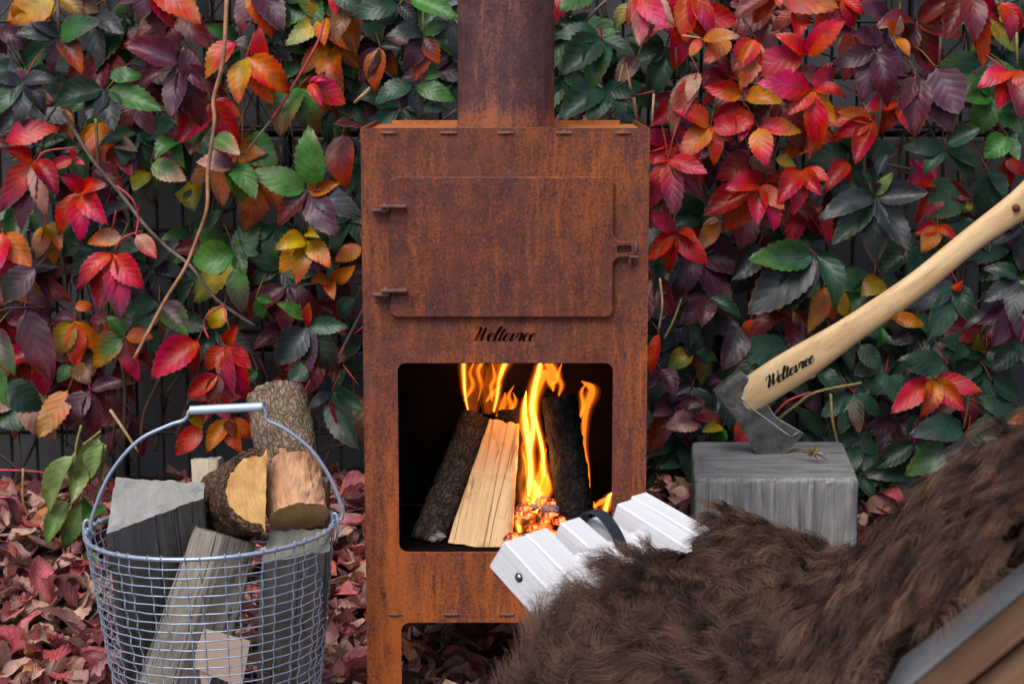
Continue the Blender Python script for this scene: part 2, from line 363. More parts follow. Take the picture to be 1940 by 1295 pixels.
# ------------------------------------------------------------ setting: ground, wall, fence
def gz(x, y):
    t = min(max((y-3.02)/.55, 0), 1); t = t*t*(3-2*t)
    return .205*t*(1+.10*math.sin(x*3.1+1))+.012*mn.noise(Vector((x*3, y*3, 0)))
xs = np.concatenate([np.linspace(-14, -1.6, 10), np.linspace(-1.5, 1.5, 60), np.linspace(1.6, 14, 10)])
ys = np.concatenate([np.linspace(-12, 2, 10), np.linspace(2.1, 3.8, 40)])
V = [(x, y, gz(x, y)) for y in ys for x in xs]; nx = len(xs)
F = [(j*nx+i, j*nx+i+1, (j+1)*nx+i+1, (j+1)*nx+i) for j in range(len(ys)-1) for i in range(nx-1)]
tag(mesh('ground', V, F, 'soil', None, True), kind='structure')

wall = tag(empty('garden_wall', (0, 3.80, 0)), 'plain grey panelled garden wall behind the wire fence', 'wall')
for i in range(6):
    z0 = .02+i*.44
    for j in range(-3, 4):
        mesh('panel', *boxv((j*1.6+.35*(i % 2), .03, z0+.215), (1.592, .05, .43), .004), 'wall', wall)
mesh('core', *boxv((0, .10, 1.3), (13, .06, 2.62)), 'wall', wall)

fence = tag(empty('mesh_fence', (0, 3.63, 0)), 'dark welded wire mesh fence carrying the creeper', 'fence')
vw = None
for i in range(-46, 47):
    if vw is None:
        vw = mesh('vertical_wire', *tubev([(0, 0, 0), (0, 0, 2.0)], .0030, 6), 'wire_dark', fence); o = vw
    else: o = link('vertical_wire', vw.data, fence)
    o.location = (i*.0502+.012, 0, 0)
hw = None
for i in range(10):
    for d in (-.006, .006):
        if hw is None:
            hw = mesh('horizontal_wire', *tubev([(-3.2, 0, 0), (3.2, 0, 0)], .0036, 6), 'wire_dark', fence); o = hw
        else: o = link('horizontal_wire', hw.data, fence)
        o.location = (0, d, .118+i*.2)
tube('rail', [(-3.2, .04, 1.022), (3.2, .04, 1.022)], .014, 'wall', fence, 12)
for x in (-1.32, .42, 1.6): tube('post', [(x, .045, 0), (x, .045, 2.0)], .02, 'wire_dark', fence, 10)

# ------------------------------------------------------------ leaves
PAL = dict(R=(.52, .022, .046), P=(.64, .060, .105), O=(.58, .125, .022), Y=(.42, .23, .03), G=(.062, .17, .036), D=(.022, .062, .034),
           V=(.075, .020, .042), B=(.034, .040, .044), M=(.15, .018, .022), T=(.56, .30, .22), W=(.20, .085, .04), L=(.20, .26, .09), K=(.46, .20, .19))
def leaflet(acc, B, T, N, wr, ca, cb, teeth=.10, arch=.10, fold=.16, curl=0., hub=None, rows=19, seed=0., share=0.):
    V, F, C, UV = acc
    B = Vector(B); T = Vector(T); ax = T-B; L = ax.length; ax.normalize()
    N = (N-ax*N.dot(ax)).normalized(); S = ax.cross(N)
    us = (-1, -.5, 0, .5, 1)
    s0 = len(V); start = 1 if hub is not None else 0
    for r in range(start, rows+1):
        v = r/rows
        wv = (v**.72)*((1-v)**.98)/.4715; wv *= min(1., v*7)**.6
        if v < .07: wv = max(wv*.5, .05)
        edge = 0.
        if .18 < v < .97: edge = teeth*(1 if r % 2 else -.5)
        bend = math.sin(v*math.pi*.9)
        for u in us:
            ww = wv*(1+(edge if abs(u) == 1 else 0))
            vv = v+(.02 if (abs(u) == 1 and r % 2) else 0)*(1 if v < .95 else 0)
            wob = mn.noise(Vector((u*1.3+seed, v*3.1, seed*1.7)))
            p = B+ax*(L*min(vv, 1.0))+S*(u*ww*wr*L*.5*(1-.25*fold*abs(u)))
            p += N*(L*(arch*bend+fold*abs(u)*ww*wr*.9-curl*v*v*(.6+.4*abs(u))+.045*wob*(.4+abs(u))))
            V.append(p)
            q = v*.8+.22*abs(u)+.35*mn.noise(Vector((u+seed*3, v*2.2, seed)))-.1
            q = min(max(q, 0), 1); q = q*q*(3-2*q)
            C.append(tuple(a*(1-q)+b_*q for a, b_ in zip(ca, cb))+(1.,)); UV.append((u, v))
    k = 5; n = rows+1-start
    for r in range(n-1):
        for i in range(4):
            a = s0+r*k+i; F.append((a, a+1, a+k+1, a+k))
    if hub is not None:
        for i in range(4): F.append((hub, s0+i+1, s0+i))
def finish_leaf(name, acc, mat, parent, origin):
    V, F, C, UV = acc
    me = bpy.data.meshes.new(name); o3 = Vector(origin)
    me.from_pydata([tuple(Vector(v)-o3) for v in V], [], F)
    at = me.attributes.new('pigment', 'FLOAT_COLOR', 'POINT'); at.data.foreach_set('color', np.array(C, 'f').ravel())
    uvl = me.uv_layers.new(name='UVMap'); li = np.empty(len(me.loops), 'i'); me.loops.foreach_get('vertex_index', li)
    uvl.data.foreach_set('uv', np.array(UV, 'f')[li].ravel())
    me.materials.append(MAT[mat]); me.polygons.foreach_set('use_smooth', [True]*len(me.polygons)); me.update()
    o = link(name, me, parent); o.location = o3-(Vector(parent.location) if parent else Vector()); return o
def add_petiole(acc, hub_i, H, end, col, r=.0016):
    V, F, C, UV = acc
    mid = (H+end)/2+Vector((0, -.01, .012)); P = smooth_path([H+Vector((0, .002, 0)), mid, end], 4)
    v, f = tubev(P, [r]*len(P), 5); s = len(V); V.extend(v); C.extend([(*col, 1.)]*len(v)); UV.extend([(.5, .47)]*len(v))
    F.extend([tuple(i+s for i in q) for q in f[:-2]])
    for k in range(5): F.append((hub_i, s+(k+1) % 5, s+k))
TILES = {'1': (0, 0, .3629), '2': (1200, 0, .3860), '3': (0, 400, .3629), '4': (1200, 450, .3860), 'C': (640, 0, .3196), '5': (1540, 800, .3824), 'Z': (0, 820, .367), 'P': (0, 0, 1.)}
def tp(t, s):
    x, y = (float(q) for q in s.split(',')); ox, oy, k = TILES[t]; return ox+x*k, oy+y*k
creL = tag(empty('virginia_creeper', (-.75, 3.6, 0)), 'autumn creeper of crimson, purple, orange and green leaves left of the rusty stove', 'creeper', 'creepers climbing the fence')
creR = tag(empty('virginia_creeper', (.75, 3.6, 0)), 'autumn creeper, scarlet above and dark green below, right of the rusty stove', 'creeper', 'creepers climbing the fence')
LEAVES = '''
1 f 310,195 | B 72,192 .5 | GB 540,112 .45 | B 160,112 .4 | V 255,385 .5 | VO 432,385 .5
1 b 155,110 | OY 300,40 .55 | YO 60,20 .6
1 b 300,-30 | YW 440,100 .6 | YO 20,100 .7 | W 520,60 .5
1 f 790,-80 | V 715,125 .5 | VM 850,200 .55 | MR 905,150 .45 | RO 1050,130 .5 | V 610,20 .5
1 b 660,80 | D 640,275 .6 | D 470,400 .5
1 f 118,425 | B -40,400 .5 | BG -40,600 .45 | B 112,642 .5 | B 240,600 .5 | B 292,412 .5 | V 95,350 .8
1 f 555,470 | D 282,560 .6 | G 850,585 .42 | G 745,392 .5 @565,395 | B 598,690 .6 | B 455,625 .6
1 f 945,342 | VM 648,215 .58 | V 965,245 .7 @1000,430 | V 890,615 .5 | VM 1055,665 .5 | VM 1185,500 .4
1 m 1110,520 | RO 1258,612 .55 | R 925,752 .55 | R 1250,775 .5
1 f 1285,295 | RY 1062,402 .55 @1235,215 | YO 1250,548 .5 | OR 1515,490 .55 | R 1340,152 .55 @1385,335 | O 1425,548 .5
1 m 1330,-60 | VM 1258,175 .55 | V 1480,160 .55 | O 1420,190 .6
1 m 1690,95 | YG 1490,235 .45 | WO 1865,275 .55 | O 1700,250 .55 | YG 1560,-20 .5
1 f 1750,-60 | P 1748,85 .5 | P 1832,42 .5 | D 1900,60 .6
1 f 1615,432 | P 1705,420 .5 @1625,425 | P 1685,562 .42 | MR 1805,545 .65 | P 1648,398 .5
1 m 1560,450 | GM 1470,725 .65 | GM 1665,705 .55
1 f 935,745 | G 805,830 .7 | G 960,880 .5
1 f 785,850 | GT 975,945 .6
1 m 1050,680 | GM 995,812 .7 | YG 1100,620 .5
1 m 605,755 | DT 718,790 .5 | MP 685,922 .45 | M 560,870 .5
1 b 830,610 | D 720,760 .6 | DG 900,720 .5
1 f 1115,715 | GT 1252,812 .6
1 f 1225,870 | VT 1025,840 .6
1 f 1205,840 | G 1272,1055 .72 | G 1335,1042 .5
1 b 1265,730 | G 1440,860 .75 | YG 1330,700 .5
1 m 760,880 | GV 805,1062 .7 | YG 700,1000 .6
1 b 990,940 | YG 1020,1112 .8 | D 910,1060 .6
1 f 1605,1000 | G 1318,882 .5 | VM 1448,1182 .5 | V 1752,1232 .55 | B 1895,1130 .45 | O 1775,955 .5
1 f 1655,985 | G 1598,660 .52
1 m 1790,690 | VO 1795,985 .55
1 f 20,742 | R 302,660 .5
1 f 175,830 | RV -10,1100 .42 | V 100,1212 .42 | RV 302,1025 .5 | T 240,1145 .3 | RM 15,780 .5
1 f 385,830 | R 262,882 .55 | R 445,862 .4 | P 372,782 .5
1 f 430,1000 | RV 300,912 .6 | RV 552,962 .55 | R 288,1225 .42 | R 418,1255 .5 | RP 550,1165 .55
1 m 478,885 | VM 645,972 .6
3 f 640,128 | TO 452,170 .55
3 f 710,118 | TP 818,250 .55
3 m 240,70 | OT 190,250 .5 | YO 320,190 .5 | OY 290,290 .4
3 f 592,212 | RV 388,412 .38 | RV 515,525 .5 | RV 632,562 .4 | RP 745,402 .6 @590,225
3 m 10,110 | O 165,290 .6 | R 85,400 .5 | R -30,340 .6
3 f 190,293 | VD 15,475 .65
3 f 128,500 | VM 258,890 .42
3 f -20,600 | VG 62,852 .45 | G 25,1018 .4 @-10,800
3 m 392,570 | YV 248,782 .55 | O 490,490 .6 @385,500 | O 528,745 .5 | RO 392,818 .45
3 f 652,655 | GO 475,815 .55 | G 560,540 .6 | MR 712,892 .45 | OM 805,660 .6
3 m 830,470 | D 648,552 .55 | DG 695,652 .55 | VG 985,655 .6
3 f 1235,232 | G 992,262 .78 | GV 1262,535 .55 @1245,282
3 b 1240,240 | YG 985,462 .5 | GD 1330,25 .62
3 f 1598,150 | Y 1438,192 .62 | YO 1450,325 .5 | YO 1545,385 .42 | YO 1725,295 .52 | Y 1672,140 .5 @1605,110
3 m 1895,185 | O 1745,258 .65
3 m 1735,365 | O 1630,350 .6 | RO 1742,462 .5 | O 1852,290 .5
3 f 1335,450 | G 1425,472 .6 | G 1378,565 .6
3 f 1172,492 | Y 1100,615 .75
3 f 1175,695 | R 1252,578 .45 | R 1315,825 .5 | R 1295,995 .42 | RM 1195,965 .4 | R 1068,832 .55
3 f 1035,672 | RP 785,862 .6 | RM 1010,862 .5
3 f 1145,850 | RM 975,962 .5 | M 1090,1010 .55
3 f 1600,600 | B 1440,802 .72 | BV 1612,835 .55 | D 1815,600 .45 | G 1432,482 .45 @1595,565 | RO 1612,475 .42 | DV 1765,845 .5
3 f 470,932 | V 338,1135 .55 | V 642,885 .48 | VM 498,1195 .45
3 f 358,925 | OY 202,1185 .5
3 m 1735,938 | B 1690,1155 .55 | DB 1885,1240 .5 | D 1905,1040 .5 | M 1830,1195 .4 | B 1610,1030 .4
3 m 1060,1115 | R 918,1272 .55 | Y 985,1090 .6
3 m 1195,1080 | O 1075,1255 .5 | O 1250,1260 .55 | OR 1335,1185 .5 | M 1215,1165 .5
3 m 1345,830 | G 1250,905 .6
3 m 15,900 | D 228,1035 .7
3 m 385,800 | G 300,895 .7 | W 470,900 .5
3 b 1510,815 | D 1605,870 .8
3 b 1860,450 | D 1770,560 .7
C f 365,30 | D 68,92 .5 | B 258,155 .55 | B 475,140 .6 | G 700,90 .5 @430,-10
C f 505,205 | B 288,212 .45 | GB 695,150 .5 | V 390,425 .5 | VO 605,385 .55 | VO 475,472 .5
C m 250,275 | VM 128,495 .5 | B 378,290 .5 | VO 342,455 .55 | O 215,545 .5
C f 455,505 | D 215,612 .55 | G 700,608 .45 | G 622,440 .5 @500,465 | B 492,702 .55 | B 375,655 .5
C f 60,40 | OW 108,325 .5 | W -20,260 .5
C f 1560,225 | D 1283,200 .48 | D 1312,445 .6 | DG 1498,535 .55 | D 1762,345 .42
C f 1580,520 | D 1310,705 .6 | D 1480,745 .55 | D 1695,725 .5 | D 1775,570 .5
C f 1785,-50 | TP 1718,165 .45 | PT 1800,262 .4 | P 1935,165 .5
C m 1290,-60 | P 1342,112 .4 | P 1285,160 .3
C m 1500,-90 | G 1320,65 .6
C m 1745,15 | YG 1648,185 .55
C m 1780,335 | VT 1640,515 .55
2 f 55,-50 | R 15,125 .5 | RT 60,215 .5 | T 200,115 .32 | RP -10,60 .5
2 m 280,-40 | RO 245,200 .5 | RO 345,192 .5 | R 395,185 .4
2 f 335,190 | RO 272,275 .55 | OT 530,185 .35
2 f 465,190 | OR 352,305 .55
2 f 600,190 | RV 488,352 .6 | O 540,430 .5
2 f 845,275 | R 548,352 .5 | R 1062,105 .48 | RO 690,170 .5
2 m 800,60 | R 800,205 .6 | RM 670,150 .5
2 f 690,-40 | R 585,115 .5 | OY 845,65 .5 | RO 1015,35 .5 | M 490,70 .55 | R 720,40 .5
2 f 880,442 | RP 600,412 .5 | R 755,568 .55 | RM 1000,300 .5 | RM 1048,470 .5 | RO 905,745 .42 | YO 1002,618 .35
2 f 535,468 | OR 358,428 .55 | OY 738,502 .5 @545,470
2 f 545,525 | RP 382,590 .6 | R 520,700 .5
2 f 378,625 | OR 198,535 .58 | OR 232,770 .6 | RO 395,815 .5 | R 492,690 .5 | RP 585,605 .55
2 f 612,622 | PY 835,640 .45 | OR 650,805 .55
2 f 320,352 | T 165,595 .42 | T 262,505 .4 | RT 178,672 .3
2 m 570,762 | MR 415,880 .65 | WM 695,850 .6 | R 520,735 .5
2 f 692,778 | YG 812,812 .55
2 f 820,832 | R 708,1002 .55 | R 965,895 .5 | R 925,965 .5 | R 782,1058 .42
2 f 612,912 | R 455,925 .55 | RM 338,1060 .5 | R 435,1135 .55 | R 605,1105 .5 | R 675,1145 .45 | RO 742,1035 .5
2 m 1175,590 | R 978,672 .45 | R 1088,802 .5 | OY 998,545 .5 | O 1075,562 .5 | RP 1195,555 .5
2 m 1052,790 | R 945,925 .5 | R 1055,905 .35
2 f 1195,252 | V 975,315 .5 | V 1060,168 .5 @1190,215 | V 1352,372 .5 | V 1115,485 .55 | VM 1250,525 .5 | V 1185,120 .5
2 m 1290,180 | O 1248,95 .5 | O 1355,270 .55 | T 1318,88 .4
2 f 1480,325 | V 1600,562 .75
2 f 1392,362 | VM 1378,682 .5 | V 1565,655 .55 | VM 1300,560 .4
2 f 1640,-50 | M 1535,205 .5 | M 1660,222 .48 | RV 1795,105 .5 | RO 1712,332 .35
2 f 1800,10 | R 1905,160 .5 | RM 1840,225 .42
2 f 1848,350 | P 1702,412 .5 | RM 1785,535 .5 | R 1935,445 .55 | M 1895,588 .4
2 m 1760,470 | G 1608,385 .5 | G 1605,495 .5 | G 1690,665 .75
2 m 1810,540 | G 1825,625 .6 | G 1905,655 .5 | D 1930,560 .5
2 f 1840,668 | G 1722,775 .85 | G 1890,790 .5
2 f 1525,738 | D 1322,718 .48 | D 1428,865 .55 | D 1705,628 .6 @1530,715 | DB 1662,915 .5 | D 1715,835 .5
2 f 1185,962 | B 918,1055 .42 | D 978,1195 .42 | B 1192,1295 .42 | B 1362,1235 .45 | B 1452,948 .5 | B 1245,758 .55 @1195,860 | BV 1165,895 .8 | L 1262,850 .4
2 b 1610,895 | DG 1430,1065 .85
2 m 1745,838 | D 1690,1075 .72 | D 1835,970 .5
2 m 1820,780 | MR 1840,930 .6 | R 1930,860 .5
2 f 172,782 | P 368,855 .45 | RV 62,1035 .42 | RV 205,1065 .42 | RV 332,972 .48 | R 85,800 .5
2 f 205,1142 | R 95,1035 .5 | R 72,1275 .52 | R 165,1350 .45 | R 365,1300 .5 | R 310,1180 .5
2 m 425,1075 | OT 325,1225 .55 | T 340,1100 .4
2 m 1492,1110 | R 1378,1145 .6 | R 1592,1172 .45 | O 1420,1230 .6
2 b 1570,1090 | YG 1690,1140 .7
4 f 898,85 | DG 565,105 .46 | B 558,372 .5 | B 718,368 .55 | D 995,355 .5 | D 1045,135 .5
4 m 620,30 | B 478,215 .6
4 m 1225,205 | Y 1125,280 .75
4 m 935,240 | OY 868,462 .45 | O 985,405 .45 | Y 1082,400 .5
4 f 775,540 | D 458,572 .46
4 m 905,640 | D 1012,765 .6 | D 840,700 .5
4 m 365,290 | VM 330,445 .6 | V 235,425 .6 | D 525,395 .4 | VM 250,300 .5
4 f 520,430 | BV 425,655 .6
4 m 580,395 | RM 545,505 .7
4 f 128,462 | R 88,672 .32
4 m 295,560 | YG 165,640 .7 | MG 350,735 .5 | DG 420,600 .5
4 m 130,640 | V 205,785 .6 | V 70,740 .5
4 m 330,890 | VT 150,925 .6 | V 250,1000 .5
4 m 440,925 | G 395,1018 .75 | YG 330,960 .5
4 m 545,895 | R 510,1060 .75
4 f 1590,222 | B 1335,355 .42 | D 1435,520 .42 | D 1655,425 .5 | RM 1600,260 .5
4 f 1890,205 | DB 1718,145 .5 | B 1718,315 .48 | B 1862,435 .45 | B 1612,455 .3 @1740,360 | G 1960,330 .45
4 f 1545,622 | D 1308,605 .5
4 m 1110,520 | D 1215,648 .6
4 m 1215,430 | G 1195,540 .5 | D 1120,470 .5
4 f 1470,688 | R 1268,855 .45 | R 1712,752 .42 | OM 1420,888 .5 | OR 1622,848 .5
4 m 1905,515 | DB 1755,655 .6 | D 1930,620 .6
4 f 1622,935 | DB 1352,965 .48 | D 1480,880 .4
4 f 1640,978 | DG 1328,1168 .48 | B 1555,1172 .6 | DB 1855,965 .4 | B 1745,1080 .5
4 m 1085,762 | D 918,880 .45 | D 1015,965 .45 | DW 1110,960 .4 | D 1225,880 .4
4 m 1145,935 | D 1078,1135 .45
4 m 1760,700 | D 1910,800 .6 | D 1690,860 .5
4 m 1930,905 | O 1838,905 .6 | R 1890,1020 .6
4 m 1265,385 | OY 1435,432 .45 | O 1340,340 .5
4 m 1240,660 | D 1330,850 .5 | D 1160,780 .5
4 b 1700,560 | D 1600,520 .6 | YG 1690,480 .5 | D 1800,660 .6
4 m 1380,1010 | D 1180,1130 .5 | D 1480,1150 .5 | D 1290,1250 .5
5 m 385,375 | D 405,640 .55
5 m 640,300 | D 520,420 .6 | D 560,520 .5
5 m 210,100 | D 205,240 .5 | D 330,150 .6
5 m 420,560 | D 260,660 .5 | V 520,640 .5
'''
leaf_n = {}
DEP = dict(f=3.43, m=3.49, b=3.55)
def petcol(): return random.choice([(.40, .05, .05), (.30, .10, .05), (.20, .14, .05), (.12, .06, .04)])
def build_leaf(t, dep, hub, lets, seed, parent=None):
    r = random.Random(seed)
    Y0 = dep+r.uniform(-.025, .025)
    H = un(*hub, Y0); acc = ([], [], [], [])
    acc[0].append(H); acc[2].append((*PAL[lets[0][0][0]], 1.)); acc[3].append((0., .05))
    for q, (cc, tip, wr, base) in enumerate(lets):
        dy = r.uniform(-.05, .012); Tp = un(*tip, Y0+dy)
        Bp = un(*base, Y0-.005*(q % 3)) if base else H
        ca = PAL[cc[0]]; cb = PAL[cc[-1]]
        j = r.uniform(.8, 1.2); ca = tuple(x*j for x in ca); cb = tuple(x*j for x in cb)
        N = Vector((r.uniform(-.45, .45), -1, r.uniform(.15, .75)))
        leaflet(acc, Bp, Tp, N, wr*1.50, ca, cb, teeth=r.uniform(.04, .09), arch=r.uniform(-.02, .20), fold=r.uniform(.0, .42),
                curl=r.uniform(-.05, .22), hub=0, seed=r.uniform(0, 50))
    end = H+Vector((r.uniform(-.05, .05), 3.60-Y0, r.uniform(.0, .08)))
    add_petiole(acc, 0, H, end, petcol())
    p = parent or (creL if H.x < -.02 else creR)
    finish_leaf('leaf', acc, 'leaf', p, H); leaf_n[p.name] = leaf_n.get(p.name, 0)+1
for li_, line in enumerate(LEAVES.strip().splitlines()):
    head, *ls = line.split('|'); t, d, h = head.split()
    lets = []
    for s in ls:
        q = s.split(); base = None; wr = .5
        for e in q[2:]:
            if e[0] == '@': base = tp(t, e[1:])
            else: wr = float(e)
        lets.append((q[0], tp(t, q[1]), wr, base))
    build_leaf(t, DEP[d], tp(t, h), lets, 100+li_)
# filler leaves deeper in the creeper, single objects up to the limit, then one mass
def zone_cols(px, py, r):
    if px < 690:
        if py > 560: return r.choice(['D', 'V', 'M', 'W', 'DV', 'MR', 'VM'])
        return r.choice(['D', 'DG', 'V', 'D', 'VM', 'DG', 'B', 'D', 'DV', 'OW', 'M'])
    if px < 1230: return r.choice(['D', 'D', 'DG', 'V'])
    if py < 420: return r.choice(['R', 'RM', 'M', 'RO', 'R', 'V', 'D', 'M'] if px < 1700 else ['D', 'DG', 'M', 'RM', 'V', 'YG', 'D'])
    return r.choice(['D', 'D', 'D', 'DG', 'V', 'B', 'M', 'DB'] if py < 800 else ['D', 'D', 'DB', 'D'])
def rand_lets(px, py, size, r, cols):
    a0 = r.uniform(60, 120); n = r.choice([3, 4, 5, 5]); out = []
    for k in range(n):
        a = R(a0+(k-(n-1)/2)*r.uniform(42, 60)); L = size*(1-.12*abs(k-(n-1)/2))*r.uniform(.8, 1.1)
        out.append((cols, (px+L*math.cos(a), py+L*math.sin(a)), r.uniform(.42, .55), None))
    return out
rf = random.Random(5)
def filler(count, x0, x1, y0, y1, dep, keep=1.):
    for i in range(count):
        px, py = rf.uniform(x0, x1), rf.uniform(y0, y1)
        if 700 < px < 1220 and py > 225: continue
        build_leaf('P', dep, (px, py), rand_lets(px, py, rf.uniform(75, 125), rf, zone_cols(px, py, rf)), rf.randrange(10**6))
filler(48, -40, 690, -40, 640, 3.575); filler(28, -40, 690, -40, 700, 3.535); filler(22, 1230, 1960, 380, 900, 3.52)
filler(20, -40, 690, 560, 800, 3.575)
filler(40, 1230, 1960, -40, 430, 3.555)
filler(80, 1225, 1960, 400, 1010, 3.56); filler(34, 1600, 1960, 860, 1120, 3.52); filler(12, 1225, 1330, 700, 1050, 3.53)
filler(10, 690, 870, -30, 200, 3.58); filler(8, 1050, 1230, -30, 230, 3.57)
# foliage of the same plants beyond the edges of the view and behind the stove: uncountable mass, one part per plant
for plant, (x0, x1, n) in ((creL, (-2.6, -.05, 230)), (creR, (-.05, 2.6, 260))):
    acc = ([], [], [], []); r = random.Random(n)
    for i in range(n):
        x = r.uniform(x0, x1); z = r.uniform(.3, 2.0)
        if -1.05 < x < -.24 and z < 1.2: continue
        if .22 < x < 1.05 and z < 1.2: continue
        if -.25 < x < .23 and z > .55 and r.random() < .75: continue
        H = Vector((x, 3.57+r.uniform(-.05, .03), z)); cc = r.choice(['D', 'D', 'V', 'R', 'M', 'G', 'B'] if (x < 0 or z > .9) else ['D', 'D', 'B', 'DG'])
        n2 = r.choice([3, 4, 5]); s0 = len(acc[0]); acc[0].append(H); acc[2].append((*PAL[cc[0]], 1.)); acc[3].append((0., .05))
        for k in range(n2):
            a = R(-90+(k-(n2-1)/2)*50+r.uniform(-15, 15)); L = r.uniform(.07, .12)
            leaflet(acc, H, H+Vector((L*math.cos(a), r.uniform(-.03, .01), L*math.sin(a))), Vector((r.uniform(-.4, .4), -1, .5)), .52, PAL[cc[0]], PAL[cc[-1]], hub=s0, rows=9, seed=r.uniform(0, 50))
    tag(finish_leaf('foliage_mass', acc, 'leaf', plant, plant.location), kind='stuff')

# stems
def stem(t, pts, rad, mat, Y=3.5, parent=None, taper=.8):
    P = smooth_path([un(*tp(t, p), Y+(.0 if i % 2 else .01)) for i, p in enumerate(pts.split())], 5)
    p = parent or (creL if P[0].x < 0 else creR)
    o = tube('stem', [q-Vector(p.location) for q in P], resample([rad, rad*taper], len(P)), mat, p, 7); return o
STEMS = [
 ('1', '1185,-20 1165,310 1115,520 1120,640 1085,900 1080,1090 1015,1280 960,1410 858,1575 700,1872', .0040, 'stem_orange', 3.36),
 ('1', '330,580 480,830 620,1000 760,1180 870,1290 1000,1395 1130,1562 1330,1700', .0040, 'stem_grey', 3.45),
 ('1', '1690,110 1650,240 1500,500 1420,620', .0028, 'stem_red', 3.42), ('1', '1420,620 1290,790', .0026, 'stem_grey', 3.42),
 ('1', '190,845 240,790 400,770', .0022, 'stem_red', 3.40), ('1', '610,970 690,1040 722,1130 708,1230', .0022, 'stem_red', 3.4),
 ('3', '595,215 640,140 745,102', .0022, 'stem_red', 3.4), ('3', '600,60 605,0 585,100', .0018, 'stem_red', 3.4),
 ('3', '1165,490 1085,540 1065,600 1090,665', .0022, 'stem_red', 3.4), ('3', '1165,500 1200,620', .0018, 'stem_red', 3.4),
 ('3', '1890,372 1620,380 1450,432', .0028, 'stem_brown', 3.52), ('3', '1895,510 1770,760 1740,900', .003, 'stem_grey', 3.52),
 ('3', '645,1240 650,880 600,700', .004, 'stem_brown', 3.5), ('3', '835,865 750,1060 735,1240', .0035, 'stem_brown', 3.5),
 ('3', '575,1035 640,1130 722,1255', .0032, 'stem_tan', 3.42), ('3', '590,1240 600,1080', .003, 'stem_brown', 3.5),
 ('3', '345,450 330,280 300,120', .005, 'stem_brown', 3.53), ('1', '300,0 310,180', .004, 'stem_brown', 3.46), ('1', '500,620 510,800 520,900', .0035, 'stem_olive', 3.5),
 ('1', '215,830 240,650 290,560', .003, 'stem_brown', 3.5), ('1', '1480,860 1465,760', .003, 'stem_brown', 3.5), ('1', '1850,540 1929,470', .003, 'stem_olive', 3.45),
 ('3', '1580,960 1620,880', .0022, 'stem_red', 3.45), ('3', '1790,800 1870,905', .0018, 'stem_red', 3.45), ('3', '1850,640 1900,600', .0018, 'stem_red', 3.5),
 ('4', '690,870 760,800 870,757', .0022, 'stem_red', 3.42), ('4', '715,888 800,820 895,758 1120,712', .0032, 'stem_olive', 3.43),
 ('4', '968,765 978,900 1000,1000 1012,1040', .0030, 'stem_olive', 3.43), ('4', '130,200 142,330 122,462', .0022, 'stem_tan', 3.42),
 ('4', '150,500 200,400 235,300', .0024, 'stem_olive', 3.46), ('C', '1648,712 1660,520 1690,385', .0022, 'stem_tan', 3.42), ('C', '1772,720 1735,520 1708,375', .0024, 'stem_orange', 3.42),
 ('C', '1540,712 1640,660', .002, 'stem_red', 3.42), ('C', '1765,568 1880,540', .002, 'stem_red', 3.45), ('C', '100,610 190,520', .003, 'stem_tan', 3.45),
 ('C', '1475,115 1560,30 1605,-10', .003, 'stem_grey', 3.46), ('C', '1385,-10 1370,90', .003, 'stem_brown', 3.5), ('C', '630,705 705,650', .003, 'stem_grey', 3.5),
 ('2', '205,180 215,380', .0032, 'stem_brown', 3.5), ('2', '255,0 268,420', .003, 'stem_brown', 3.5), ('2', '1130,920 1140,700 1190,560', .004, 'stem_grey', 3.5),
 ('2', '1150,900 1200,640 1230,400', .0035, 'stem_brown', 3.5), ('2', '1380,340 1390,400', .0022, 'stem_red', 3.44), ('2', '1730,270 1840,350', .002, 'stem_red', 3.43),
 ('2', '1510,180 1500,320', .003, 'stem_brown', 3.46), ('2', '1340,90 1440,290', .007, 'stem_dark', 3.53), ('2', '1880,160 1885,320', .003, 'stem_olive', 3.46),
 ('2', '100,460 90,620', .0022, 'stem_tan', 3.43), ('2', '10,560 5,470', .002, 'stem_tan', 3.43), ('2', '175,780 200,660 310,360', .002, 'stem_red', 3.42),
 ('2', '205,1140 200,1060', .0022, 'stem_red', 3.43), ('2', '90,745 150,725', .002, 'stem_red', 3.43), ('2', '500,160 520,90', .002, 'stem_red', 3.45), ('2', '240,175 330,190 355,220', .0018, 'stem_tan', 3.42),
 ('3', '0,520 60,505 240,500', .002, 'stem_brown', 3.5), ('Z', '0,190 150,195 300,215', .0022, 'stem_red', 3.45), ('Z', '120,180 118,340 150,440', .0026, 'stem_olive', 3.42), ('Z', '0,315 60,320', .003, 'stem_olive', 3.42)]
for t, p, r_, m_, Y_ in STEMS: stem(t, p, r_, m_, Y_)
rs = random.Random(31)
for i in range(120):      # older stems and tendrils woven through the mesh
    side = rs.random() < .5
    x = rs.uniform(-1.12, -.15) if side else rs.uniform(.2, 1.12)
    if rs.random() < .14: x = rs.uniform(-.25, .2)
    z0 = rs.choice([.2, .2, .5, .8, 1.0])+rs.uniform(-.05, .2); ln = rs.uniform(.3, 1.1); ang = rs.gauss(0, .5)
    P = [(x, 3.585+rs.uniform(-.02, .03), z0)]
    for k in range(5):
        ang += rs.gauss(0, .28); P.append((P[-1][0]+math.sin(ang)*ln/5, 3.60+rs.uniform(-.035, .05), P[-1][2]+math.cos(ang)*ln/5))
    par = creL if x < -.02 else creR; P = smooth_path([Vector(p)-Vector(par.location) for p in P], 4)
    rr = rs.choice([.0012, .0016, .0022, .003, .0045]); tube('stem', P, resample([rr, rr*.7], len(P)), rs.choice(['stem_dark', 'stem_brown', 'stem_dark', 'stem_brown', 'stem_grey']), par, 6)

